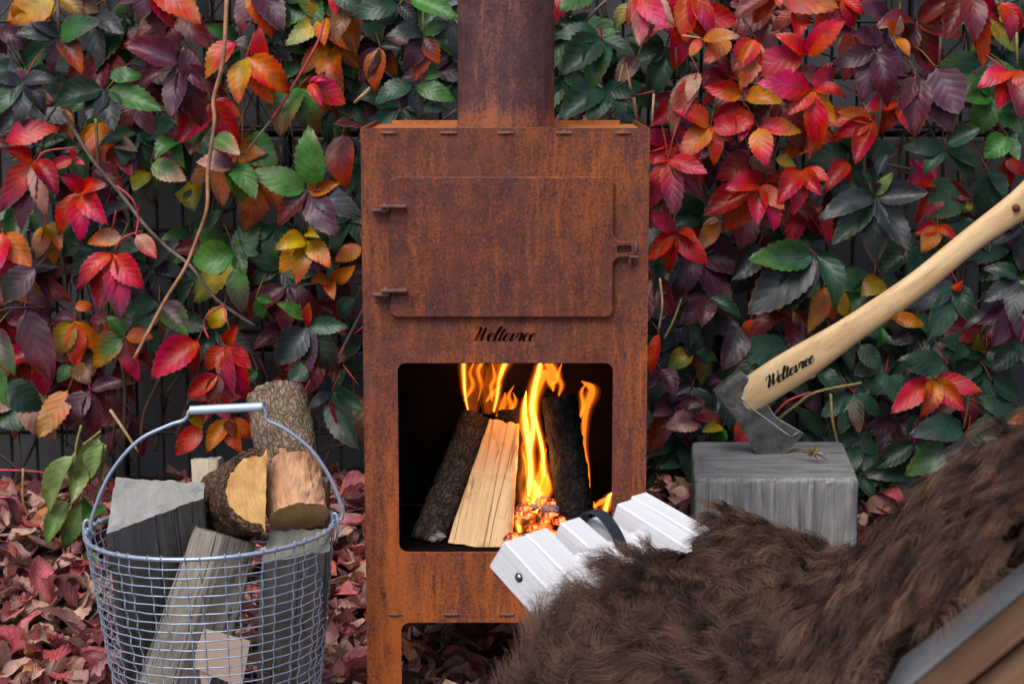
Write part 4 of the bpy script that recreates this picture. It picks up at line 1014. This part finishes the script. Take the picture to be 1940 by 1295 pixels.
flame('1410,880 1400,720 1375,580 1380,420 1400,330 1420,260 1360,215', [4, 16, 34, 50, 66, 62, 3], 'flame_mid', 3.03)
flame('1330,520 1310,400 1300,300', [30, 60, 4], 'flame_dim', 3.04)
flame('1480,1010 1500,940 1515,880 1540,845', [20, 50, 40, 3], 'flame_hot', 3.0)
flame('1425,935 1470,905 1510,880', [10, 36, 10], 'flame_mid', 3.0)
flame('530,1150 575,1110 600,1050 612,975', [10, 34, 26, 2], 'flame_mid', 2.93)
flame('590,1060 605,1000 610,960', [8, 22, 2], 'flame_hot', 2.93)
for q_ in ('930,440 960,360 945,300 975,240', '985,470 960,400 985,330 970,280', '1250,560 1275,470 1262,400 1290,320', '1230,300 1245,240 1228,180 1250,110', '1350,430 1372,350 1360,280 1385,230', '850,330 845,250 865,190 850,110', '690,330 740,240 725,170 750,100', '1160,560 1185,480 1170,420', '1000,800 985,720 1005,640 992,590', '1420,1010 1440,950 1430,900'):
    flame(q_, [10, 34, 26, 3], 'flame_mid' if len(q_) % 2 else 'flame_dim', 3.045)
for px_, py_, Yl, e_ in ((1015, 880, 2.955, .30), (938, 735, 2.93, .30)):
    l = bpy.data.lights.new('fire_glow', 'POINT'); l.energy = e_; l.color = (1., .36, .09); l.shadow_soft_size = .03
    lo = bpy.data.objects.new('fire_glow', l); COL.objects.link(lo); lo.location = un(px_, py_, Yl)

# ------------------------------------------------------------ wire basket
BR0, BR1, BH = .186, .138, .352
basket = tag(empty('wire_basket', (-.4455, 2.75, 0), (0, R(-1.6), 0)), 'round blue grey galvanised wire basket filled with firewood', 'basket')
def brad(z): return BR1+(BR0-BR1)*(z/BH)**.85
NV = 42; NH = 25
def circ(r, z, n=96, wob=0, ph=0): return [((r+wob*math.cos(NV/2*2*math.pi*k/n+ph))*math.cos(2*math.pi*k/n), (r+wob*math.cos(NV/2*2*math.pi*k/n+ph))*math.sin(2*math.pi*k/n), z) for k in range(n+1)]
for i in range(NH):
    z = .006+i*(BH-.016)/(NH-1)*.985; tube('hoop_wire', circ(brad(z), z, 126, .0011, math.pi*(i % 2)), .00105, 'galv', basket, 6)
vm = None
P = []
for i in range(NH*4):
    z = .004+i*(BH-.004)/(NH*4-1); P.append((brad(z)+.0016*math.sin(i/4*math.pi*1.0*(NH-1)/NH*1.01), 0, z))
P += [(BR0+.004, 0, BH+.002), (BR0+.001, 0, BH+.0055), (BR0-.004, 0, BH+.002), (BR0-.003, 0, BH-.006)]
for k in range(NV):
    if vm is None: o = tube('vertical_wire', P, .00105, 'galv', basket, 6); vm = o.data
    else: o = link('vertical_wire', vm, basket)
    o.rotation_euler = (0, 0, 2*math.pi*k/NV+R(2.2)*(k % 2))
tube('rim', circ(BR0, BH), .0034, 'galv', basket, 10)
tube('base_ring', circ(BR1, .004), .003, 'galv', basket, 8)
for i in range(-5, 6): 
    h_ = math.sqrt(max(0, BR1**2-(i*.025)**2)); tube('base_wire', [(i*.025, -h_, .004), (i*.025, h_, .004)], .0014, 'galv', basket, 6)
bl = Matrix.Rotation(R(-1.6), 4, 'Y'); bi = (Matrix.Translation(basket.location) @ bl).inverted()
BP = lambda s, Y=2.75: [bi @ un(*[float(v) for v in q.split(',')], Y) for q in s.split()]
bail = tube('bail', smooth_path(BP('177,1012 172,1000 178,968 208,898 260,836 318,806 345,797 354,790 358,780 366,777')+BP('430,774 492,771 499,774 504,783 507,796 540,812 588,850 624,902 644,950 649,975 645,985'), 6), .0030, 'galv', basket, 8)
P = BP('360,777 380,776 428,773.5 478,771 498,770'); P = [P[0]+(P[-1]-P[0])*t for t in np.linspace(0, 1, 60)]
tube('grip', P, [.0066+(.00045 if i % 2 else 0) for i in range(60)], 'galv_grip', bail, 12)
for sx in (-1, 1):
    a = Vector((sx*(BR0+.002), 0, BH)); tube('bail_hook', smooth_path([a+Vector((0, 0, -.03)), a+Vector((sx*.004, -.003, -.01)), a+Vector((sx*.003, 0, .012)), a+Vector((-sx*.004, .002, .012)), a+Vector((-sx*.004, .002, -.02))], 5), .0022, 'galv', bail, 7)

# ------------------------------------------------------------ chopping block, axe
bA, bB, bC, bD = un(1314, 906, 3.1), un(1628, 906, 3.1), un(1597, 850, 3.41), un(1310, 852, 3.41)
block = empty('chopping_block', ((bA.x+bB.x)/2, 3.25, 0)); tag(block, 'square weathered grey timber chopping block carrying the axe', 'chopping block')
ZT = .3455; ncx, ncz = 30, 30
cx0, cx1, cyf, cyb = bA.x, bB.x, 3.1, 3.41
def blk(x, y, z):     # corner rounding and wear
    lx = x-block.location.x; ly = y-3.25
    j = .0016*mn.noise(Vector((x*25, y*25, z*6)))+.001*mn.noise(Vector((x*90, y*90, z*12)))
    return Vector((lx*(1+j/.14)+(y-3.1)*.085, ly*(1+j/.15), z))
def ring_pts(z, ins):
    P = []; n = 26; r = .010
    x0, x1, y0, y1 = cx0+ins, cx1-ins, cyf+ins, cyb-ins
    for cx, cy, a0 in ((x1-r, y0+r, -90), (x1-r, y1-r, 0), (x0+r, y1-r, 90), (x0+r, y0+r, 180)):
        for i in range(5):
            a = R(a0+22.5*i); P.append((cx+r*math.cos(a), cy+r*math.sin(a)))
    D = []
    for i in range(len(P)):
        a, b = P[i], P[(i+1) % len(P)]; d = math.hypot(b[0]-a[0], b[1]-a[1]); q = max(1, int(d/.01))
        for k in range(q): D.append((a[0]+(b[0]-a[0])*k/q, a[1]+(b[1]-a[1])*k/q))
    return D
levels = [(-.02, 0)]+[(ZT*i/16-.004, 0) for i in range(1, 16)]+[(ZT-.009, 0), (ZT-.0045, .0010), (ZT-.0012, .0035), (ZT, .008)]
V, F = [], []; nr = len(ring_pts(0, 0))
for z, ins in levels:
    pts = ring_pts(z, ins)[:nr]
    while len(pts) < nr: pts.append(pts[-1])
    V += [blk(x, y, z) for x, y in pts]
for i in range(len(levels)-1):
    for k in range(nr): F.append((i*nr+k, i*nr+(k+1) % nr, (i+1)*nr+(k+1) % nr, (i+1)*nr+k))
mesh('body', V, F, 'block_wood', block, True)
last = V[-nr:]; c = sum(last, Vector())/nr; TV = [c]; TF = []
for k in range(1, 13):
    for p in last:
        q = c+(p-c)*(k/12); q = Vector(q); 
        if k < 12: q.z += .0016*mn.noise(Vector((q.x*12, q.y*70, 0)))+.0008*mn.noise(Vector((q.x*40, q.y*200, 3)))
        TV.append(q)
for k in range(nr): TF.append((0, 1+k, 1+(k+1) % nr))
for j in range(11):
    for k in range(nr): TF.append((1+j*nr+k, 1+(j+1)*nr+k, 1+(j+1)*nr+(k+1) % nr, 1+j*nr+(k+1) % nr))
fixn(mesh('top_face', TV, TF, 'block_top', block, True))

YA = 3.30
axe = tag(empty('axe', un(1440, 868, YA)), 'axe with pale wooden handle, its head stuck in the chopping block', 'axe'); AO = Vector(axe.location)
HP = [(1398, 766, 58), (1432, 741, 66), (1470, 716, 69), (1516, 688, 68), (1561, 659, 61), (1607, 628, 53), (1650, 599, 50), (1740, 536, 47), (1842, 453, 46), (1926, 392, 55), (1978, 352, 66), (2012, 328, 50), (2022, 321, 18)]
def ya(t): return YA-.10*t
ctr = smooth_path([(x, y, w_) for x, y, w_ in HP], 6); nC = len(ctr); NS = 20; V, F = [], []
cen = []
for i, c in enumerate(ctr):
    t = i/(nC-1); a = ctr[max(i-1, 0)]; b = ctr[min(i+1, nC-1)]; d = Vector((b.x-a.x, b.y-a.y, 0)).normalized(); nn = Vector((-d.y, d.x, 0))
    Y = ya(t); C0 = un(c.x, c.y, Y)-AO; e = (un(c.x+nn.x*c.z/2, c.y+nn.y*c.z/2, Y)-un(c.x, c.y, Y)); dp = .0155 if c.z > 40 else .008
    cen.append((Vector((c.x, c.y, 0)), nn, c.z/2, Y, dp))
    for k in range(NS):
        an = 2*math.pi*k/NS; ca, sa = math.cos(an), math.sin(an)
        V.append(C0+e*(abs(ca)**.85*(1 if ca > 0 else -1))+Vector((0, dp*(abs(sa)**.8*(1 if sa > 0 else -1)), 0)))
for i in range(nC-1):
    for k in range(NS): F.append((i*NS+k, i*NS+(k+1) % NS, (i+1)*NS+(k+1) % NS, (i+1)*NS+k))
F += [tuple(reversed(range(NS))), tuple((nC-1)*NS+k for k in range(NS))]
AX_M = Matrix.Rotation(R(35), 4, 'Y')      # local x along the handle for the grain
hd = fixn(mesh('handle', [AX_M @ v for v in V], F, 'axe_handle_wood', axe, True)); hd.matrix_local = AX_M.inverted()
hp = un(1925.5, 394, ya(.77)-.016)-AO
tube('lanyard_hole', [AX_M @ (hp+Vector((0, -.0012, 0))), AX_M @ (hp+Vector((0, .004, 0)))], .0068, 'hole_shade', hd, 16)  # solid disc on uncut wood, its dark colour painted as shade inside the hole
# burnt-in word on the handle
rib, wd = ribbons(.06, .17); V, F = [], []
p0, p1 = Vector((1452, 737, 0)), Vector((1550, 680, 0)); bx = (p1-p0)/wd; by = Vector((-.42, -.90, 0)).normalized()*11.5
def on_handle(px, py):
    best = min(cen, key=lambda c: (c[0].x-px)**2+(c[0].y-py)**2); u = max(-.98, min(.98, (Vector((px, py, 0))-best[0]).dot(best[1])/best[2]))
    return un(px, py, best[3]-best[4]*(1-abs(u)**2.3)**.5-.0012)-AO
for row in rib:
    s = len(V)
    for a, b in row:
        for q in (a, b):
            pp = p0+bx*q.x+by*q.y*(1-.0*q.x); V.append(AX_M @ on_handle(pp.x, pp.y))
    for i in range(len(row)-1): F.append((s+i*2, s+i*2+1, s+i*2+3, s+i*2+2))
mesh('lettering', V, F, 'black_ink', hd)
# head: cheek profile in the photograph's plane, thick at the poll and thin at the edge
HO = [(522, 648), (455, 700), (395, 752), (408, 790), (490, 880), (560, 985), (617, 1092), (660, 1096), (720, 1066), (785, 1016), (838, 962), (765, 918), (700, 880), (664, 822), (620, 755), (560, 676)]
HOp = [(1200+x*.386, 450+y*.386) for x, y in HO]
pa, pb = Vector((1200+455*.386, 450+700*.386, 0)), Vector((1200+728*.386, 450+1045*.386, 0)); ab = (pb-pa)
def thick(x, y):
    t = (Vector((x, y, 0))-pa).dot(ab)/ab.length_squared
    return np.interp(t, [-.1, .15, .38, .55, .8, 1.0, 1.1], [.0175, .0190, .0165, .0105, .0062, .0016, .0008])
import bisect
hull = [Vector((x, y, 0)) for x, y in HOp]; dense = []
for i in range(len(hull)):
    for k in range(5): dense.append(hull[i].lerp(hull[(i+1) % len(hull)], k/5))
cc = sum(dense, Vector())/len(dense); nd = len(dense); V, F = [], []
for sd in (-1, 1):
    base = len(V); V.append(un(cc.x, cc.y, YA)-AO+Vector((0, sd*thick(cc.x, cc.y), 0)))
    for k in range(1, 9):
        for p in dense:
            q = cc.lerp(p, k/8); th_ = thick(q.x, q.y)*(1 if k < 8 else .86)
            V.append(un(q.x, q.y, YA)-AO+Vector((0, sd*(th_+.0004*mn.noise(q*.2)), 0)))
    for j in range(nd): F.append((base, base+1+j, base+1+(j+1) % nd))
    for k in range(7):
        for j in range(nd): F.append((base+1+k*nd+j, base+1+(k+1)*nd+j, base+1+(k+1)*nd+(j+1) % nd, base+1+k*nd+(j+1) % nd))
r0 = 1+7*nd; r1 = (len(V)//2)+1+7*nd
for j in range(nd): F.append((r0+j, r0+(j+1) % nd, r1+(j+1) % nd, r1+j))
fixn(mesh('head', V, F, 'axe_steel', axe, False))
def on_head(x, y, pr): return un(x, y, YA)-AO+Vector((0, -thick(x, y)-pr, 0))
for pts, rr in ((((1200+525*.386, 450+775*.386), (1200+570*.386, 450+825*.386), (1200+650*.386, 450+885*.386), (1200+770*.386, 450+975*.386)), .0018), (((1200+770*.386, 450+975*.386), (1200+812*.386, 450+950*.386)), .0009), (((1200+548*.386, 450+668*.386), (1200+600*.386, 450+745*.386), (1200+655*.386, 450+818*.386), (1200+700*.386, 450+878*.386), (1200+832*.386, 450+958*.386)), .0011)):
    tube('forged_ridge', smooth_path([on_head(x, y, -.0004) for x, y in pts], 5), rr, 'axe_edge', axe, 6)
# dry leaf on the block
o3 = un(1528, 858, 3.24); acc = ([], [], [], [])
acc[0].append(o3); acc[2].append((*PAL['Y'], 1)); acc[3].append((0, .05))
for tx_, ty_, wr_, c_ in ((1552, 840, .6, 'YL'), (1562, 858, .5, 'YT'), (1550, 872, .5, 'TW'), (1566, 868, .3, 'W')):
    leaflet(acc, o3, un(tx_, ty_, 3.22), Vector((.5, -1, .4)), wr_*.8, PAL[c_[0]], PAL[c_[-1]], hub=0, fold=.8, curl=.25, arch=.2, seed=tx_)
add_petiole(acc, 0, o3, un(1486, 857, 3.27), (.25, .20, .06), .0022)
tag(finish_leaf('dry_leaf', acc, 'leaf_dry', None, o3), 'small curled dry olive leaf lying on the chopping block', 'leaf')

# ------------------------------------------------------------ lounge chair with sheepskin
F0 = un(955, 1024, 2.3); rdir = Vector((.645, .764, 0)); bdir = Vector((.764, -.645, 0))
chair = tag(empty('lounge_chair', (F0.x, F0.y, 0)), 'white slatted wooden lounge chair facing the fire, mostly under brown fur', 'chair')
CO = Vector(chair.location); Z0 = F0.z
def theta(v): return R(36+(17-36)*min(max(v/.30, -.1), 1.1))
SL, BE = .33, R(46)
SLATS = [(0., .0435), (.0448, .088), (.1095, .150), (.172, .208), (.232, .270), (.2714, .306)]
def beam(name, P0, d, up, w_, t_, L, mat, parent):
    side = d.cross(up).normalized(); up = side.cross(d).normalized()
    V, F = boxv((L/2, 0, -t_/2), (L, w_, t_), .0022)
    o = mesh(name, V, F, mat, parent); m_ = Matrix(((d.x, side.x, up.x, P0.x), (d.y, side.y, up.y, P0.y), (d.z, side.z, up.z, P0.z), (0, 0, 0, 1)))
    o.matrix_local = m_; return o
for i, (a, b) in enumerate(SLATS):
    vm_ = (a+b)/2; th_ = theta(vm_); d = bdir*math.cos(th_)-Vector((0, 0, 1))*math.sin(th_)
    P0 = rdir*vm_+Vector((0, 0, Z0)); s = beam('seat_slat', P0+Vector((0, 0, (0, 0, .006, -.004, .008, .008)[i]))+d*(0, -.002, .004, .0, .004, -.002)[i], d, Vector((0, 0, 1)), b-a, .047, SL, 'slat_white', chair)
    zb_ = float(np.interp(vm_, [0, .15, .3], [.265, .29, .33])); J = rdir*vm_+bdir*float(np.interp(vm_, [0, .15, .3], [.40, .36, .33]))+Vector((0, 0, zb_)); d2 = bdir*math.cos(BE)+Vector((0, 0, 1))*math.sin(BE); upb = Vector((0, 0, 1))
    beam('back_slat', J-d2*.02-Vector((0, 0, .004)), d2, upb, b-a, .045, .86, 'slat_white' if i == 0 else 'slat_back', chair)
    if i == 0:
        for q, dd, oo in ((.028, d, P0),):
            nrm = -rdir; c = oo+dd*.030+d.cross(rdir).normalized()*0+Vector((0, 0, -.026))-rdir*((b-a)/2)
            tube('screw', [c+nrm*.0008, c-nrm*.004], .0062, 'black_ink', chair, 14); tube('screw', [c+nrm*.0022, c-nrm*.004], .0042, 'screw_steel', chair, 10)
for (a, b) in ((.088, .1095), (.150, .172), (.208, .232)):
    vm_ = (a+b)/2; th_ = theta(vm_); d = bdir*math.cos(th_)-Vector((0, 0, 1))*math.sin(th_); c = rdir*vm_+Vector((0, 0, Z0-.012))+d*.055
    tube('spacer', [c-rdir*.012, c+rdir*.012], .0115, 'slat_white', chair, 14)
d2 = bdir*math.cos(BE)+Vector((0, 0, 1))*math.sin(BE)
for k_, (dz_, v_) in enumerate(((-.062, .012), (-.112, .03), (-.165, .045))):
    beam('back_rail', rdir*v_+bdir*.40+Vector((0, 0, .265+dz_)), d2, Vector((0, 0, 1)), .05, .034, .80, 'slat_back', chair)
c0 = rdir*.0+Vector((0, 0, Z0-.024)); dA = bdir*math.cos(R(27))-Vector((0, 0, 1))*math.sin(R(27))
# webbing strap looped over the fourth slat
th_ = theta(.165); dd = bdir*math.cos(th_)-Vector((0, 0, 1))*math.sin(th_); nn_ = rdir.cross(dd).normalized(); nn_ = nn_ if nn_.z > 0 else -nn_
base = rdir*.170+Vector((0, 0, Z0)); loop = []
for u_, h_ in ((-.012, -.02), (-.010, .004), (-.002, .016), (.012, .021), (.030, .018), (.048, .010), (.064, -.002), (.075, -.016)): loop.append(base+dd*(u_+.01)+nn_*h_-rdir*.006)
LP = smooth_path(loop, 5); V, F = [], []
for p in LP:
    for sg, q in ((-.011, 0), (.011, 0), (.011, .0022), (-.011, .0022)): V.append(p+rdir*sg-nn_*q)
for i in range(len(LP)-1):
    for k in range(4): F.append((i*4+k, i*4+(k+1) % 4, (i+1)*4+(k+1) % 4, (i+1)*4+k))
fixn(mesh('strap', V, F, 'strap_black', chair, False))
for v_, s_ in ((.02, 'l'), (.285, 'r')):      # legs and rails below
    th_ = theta(v_); d = bdir*math.cos(th_)-Vector((0, 0, 1))*math.sin(th_); P0 = rdir*v_+Vector((0, 0, Z0))
    A_ = P0+d*.20+rdir*(.03 if v_ < .1 else -.03)-Vector((0, 0, .05)); B_ = P0+d*SL+rdir*(.09 if v_ < .1 else -.06)-Vector((0, 0, .06))+bdir*.30+Vector((0, 0, .2))
    for tp_, bt in ((A_, Vector((A_.x, A_.y, 0))-bdir*.04), (B_, Vector((B_.x, B_.y, 0))+bdir*.05)):
        dv = bt-tp_; beam('leg', tp_, dv.normalized(), rdir, .05, .035, dv.length, 'slat_white', chair)

# skin surface of the fleece: s along the seat and up the back, v across
def skin_line(v):
    th_ = theta(v); zm = float(np.interp(v, [0, .15, .3], [.300, .338, .396])); tv = float(np.interp(v, [0, .15, .3], [.42, .365, .335])); P = []
    for q in (.118, .17): P.append((q, Z0-q*math.tan(th_)+.008))
    P.append((.235, max(zm+.012, Z0-.235*math.tan(th_)+.01))); P.append((tv-.05, zm)); P.append((tv+.02, zm+.022))
    x_, z_ = tv+.02, zm+.022; e2 = R(float(np.interp(v, [0, .15, .3], [43, 33, 30])))
    for q, e_ in ((.10, R(43)), (.09, R(43)), (.12, e2), (.13, e2), (.15, e2)): x_ += q*math.cos(e_); z_ += q*math.sin(e_); P.append((x_, z_))
    return P
def skin(v, s):
    vc = min(max(v, -.004), .312); P = smooth_path([(t, 0, z) for t, z in skin_line(vc)], 4)
    f = s*(len(P)-1); i = min(int(f), len(P)-2); p = P[i].lerp(P[i+1], f-i)
    q = rdir*vc+bdir*p.x+Vector((0, 0, p.z))
    over = v-vc
    if over:
        d = abs(over); sg = 1 if over > 0 else -1
        q += (rdir*sg-(bdir*.22 if sg < 0 and s < .3 else bdir*0))*.055*(1-math.exp(-d/.04))+Vector((0, 0, -max(0, d-.01)*.95))
    q.z += .008*math.sin(v*22+s*9)
    return q
nv, ns = 34, 52
v0, v1 = -.17, .43
def vrange(s):      # how far the fleece hangs over each side along its length
    lo = np.interp(s, [0, .12, .35, .52, .60, .66, 1], [-.20, -.25, -.27, -.24, -.15, -.032, -.045]); hi = np.interp(s, [0, .1, .3, .6, 1], [.37, .40, .42, .40, .36]); return lo, hi
grid = np.zeros((ns, nv, 3))
for i in range(ns):
    s = i/(ns-1); lo, hi = vrange(s)
    for j in range(nv):
        grid[i, j] = skin(lo+(hi-lo)*j/(nv-1), s)
fleece = empty('sheepskin', CO+rdir*.15+bdir*.3+Vector((0, 0, .3))); tag(fleece, 'thick dark brown sheepskin draped over the lounge chair', 'sheepskin'); FL = np.array(fleece.location)-np.array(CO)
V = [tuple(grid[i, j]-FL) for i in range(ns) for j in range(nv)]; F = [(i*nv+j, i*nv+j+1, (i+1)*nv+j+1, (i+1)*nv+j) for i in range(ns-1) for j in range(nv-1)]
mesh('hide', V, F, 'skin_leather', fleece, True)
du = np.gradient(grid, axis=0); dv = np.gradient(grid, axis=1); nr_ = np.cross(dv, du); nr_ /= np.linalg.norm(nr_, axis=2, keepdims=True)+1e-9
if nr_[10, 16, 2] < 0: nr_ = -nr_
du /= np.linalg.norm(du, axis=2, keepdims=True)+1e-9; dvn = dv/(np.linalg.norm(dv, axis=2, keepdims=True)+1e-9)
def samp(A, a, b):
    x = a*(ns-1); y = b*(nv-1); i = np.minimum(x.astype(int), ns-2); j = np.minimum(y.astype(int), nv-2); fx = (x-i)[:, None]; fy = (y-j)[:, None]
    return A[i, j]*(1-fx)*(1-fy)+A[i+1, j]*fx*(1-fy)+A[i, j+1]*(1-fx)*fy+A[i+1, j+1]*fx*fy
NL, PER, NP = 3000, 48, 10
la, lb = rng.random(NL), rng.random(NL)
def swirl(P, k, sd):
    return np.array([mn.noise(Vector((p[0]*k+sd, p[1]*k, p[2]*k))) for p in P])
LPs = samp(grid, la, lb); a1 = swirl(LPs, 7, 0)*3.2; a2 = swirl(LPs, 22, 40)*1.5
LN = samp(nr_, la, lb); LU = samp(du, la, lb); LV = samp(dvn, la, lb)
ang = math.pi+.7+a1+a2+rng.normal(0, .4, NL)
ln = (.070+.030*rng.random(NL))*(1-.30*np.clip((lb-.55)/.3, 0, 1)*(la < .4))
tone = np.clip(.38+.55*swirl(LPs, 9, 20)+.8*swirl(LPs, 45, 70)+rng.normal(0, .30, NL), 0, 1)
K = NL*PER; idx = np.repeat(np.arange(NL), PER)
ra = np.clip(la[idx]+rng.normal(0, .0095, K), 0, 1); rb = np.clip(lb[idx]+rng.normal(0, .0145, K), 0, 1)
root = samp(grid, ra, rb); nrm = LN[idx]*.6+samp(nr_, ra, rb)*.4
L_ = ln[idx]*(.72+.40*rng.random(K)); kap = (rng.normal(0, .8, NL))[idx]+rng.normal(0, .25, K); ph = (rng.random(NL)*6.28)[idx]; wav = (.35+.6*rng.random(NL))[idx]
lift = (.75+.5*rng.random(NL))[idx]; lu, lv = LU[idx], LV[idx]; an0 = ang[idx]+rng.normal(0, .16, K)
pos = np.zeros((K, NP, 3)); p = root.copy(); off = root-LPs[idx]; pos[:, 0] = p
path = np.zeros((K, 3))
for k in range(1, NP):
    t = k/(NP-1); a = an0+kap*t+wav*np.sin(ph+t*8.5)
    d = lu*np.cos(a)[:, None]+lv*np.sin(a)[:, None]
    up_ = lift*(1.15-1.45*t); fw = .35+.95*t
    stp = d*fw+nrm*up_[:, None]+np.array([0, 0, -.30*t]); stp /= np.linalg.norm(stp, axis=1, keepdims=True)
    path = path+stp*(L_/(NP-1))[:, None]
    pos[:, k] = LPs[idx]+off*(1-.90*t**.7)+path+rng.normal(0, .0005, (K, 3))*t
pos -= FL
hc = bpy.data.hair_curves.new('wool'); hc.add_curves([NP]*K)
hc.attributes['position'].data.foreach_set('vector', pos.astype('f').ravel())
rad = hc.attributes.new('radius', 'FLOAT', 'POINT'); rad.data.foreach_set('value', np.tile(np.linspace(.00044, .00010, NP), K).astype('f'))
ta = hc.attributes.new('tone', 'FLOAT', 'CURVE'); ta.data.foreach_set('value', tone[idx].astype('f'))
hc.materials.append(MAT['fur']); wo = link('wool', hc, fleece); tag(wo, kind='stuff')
print('LEAVES', leaf_n)
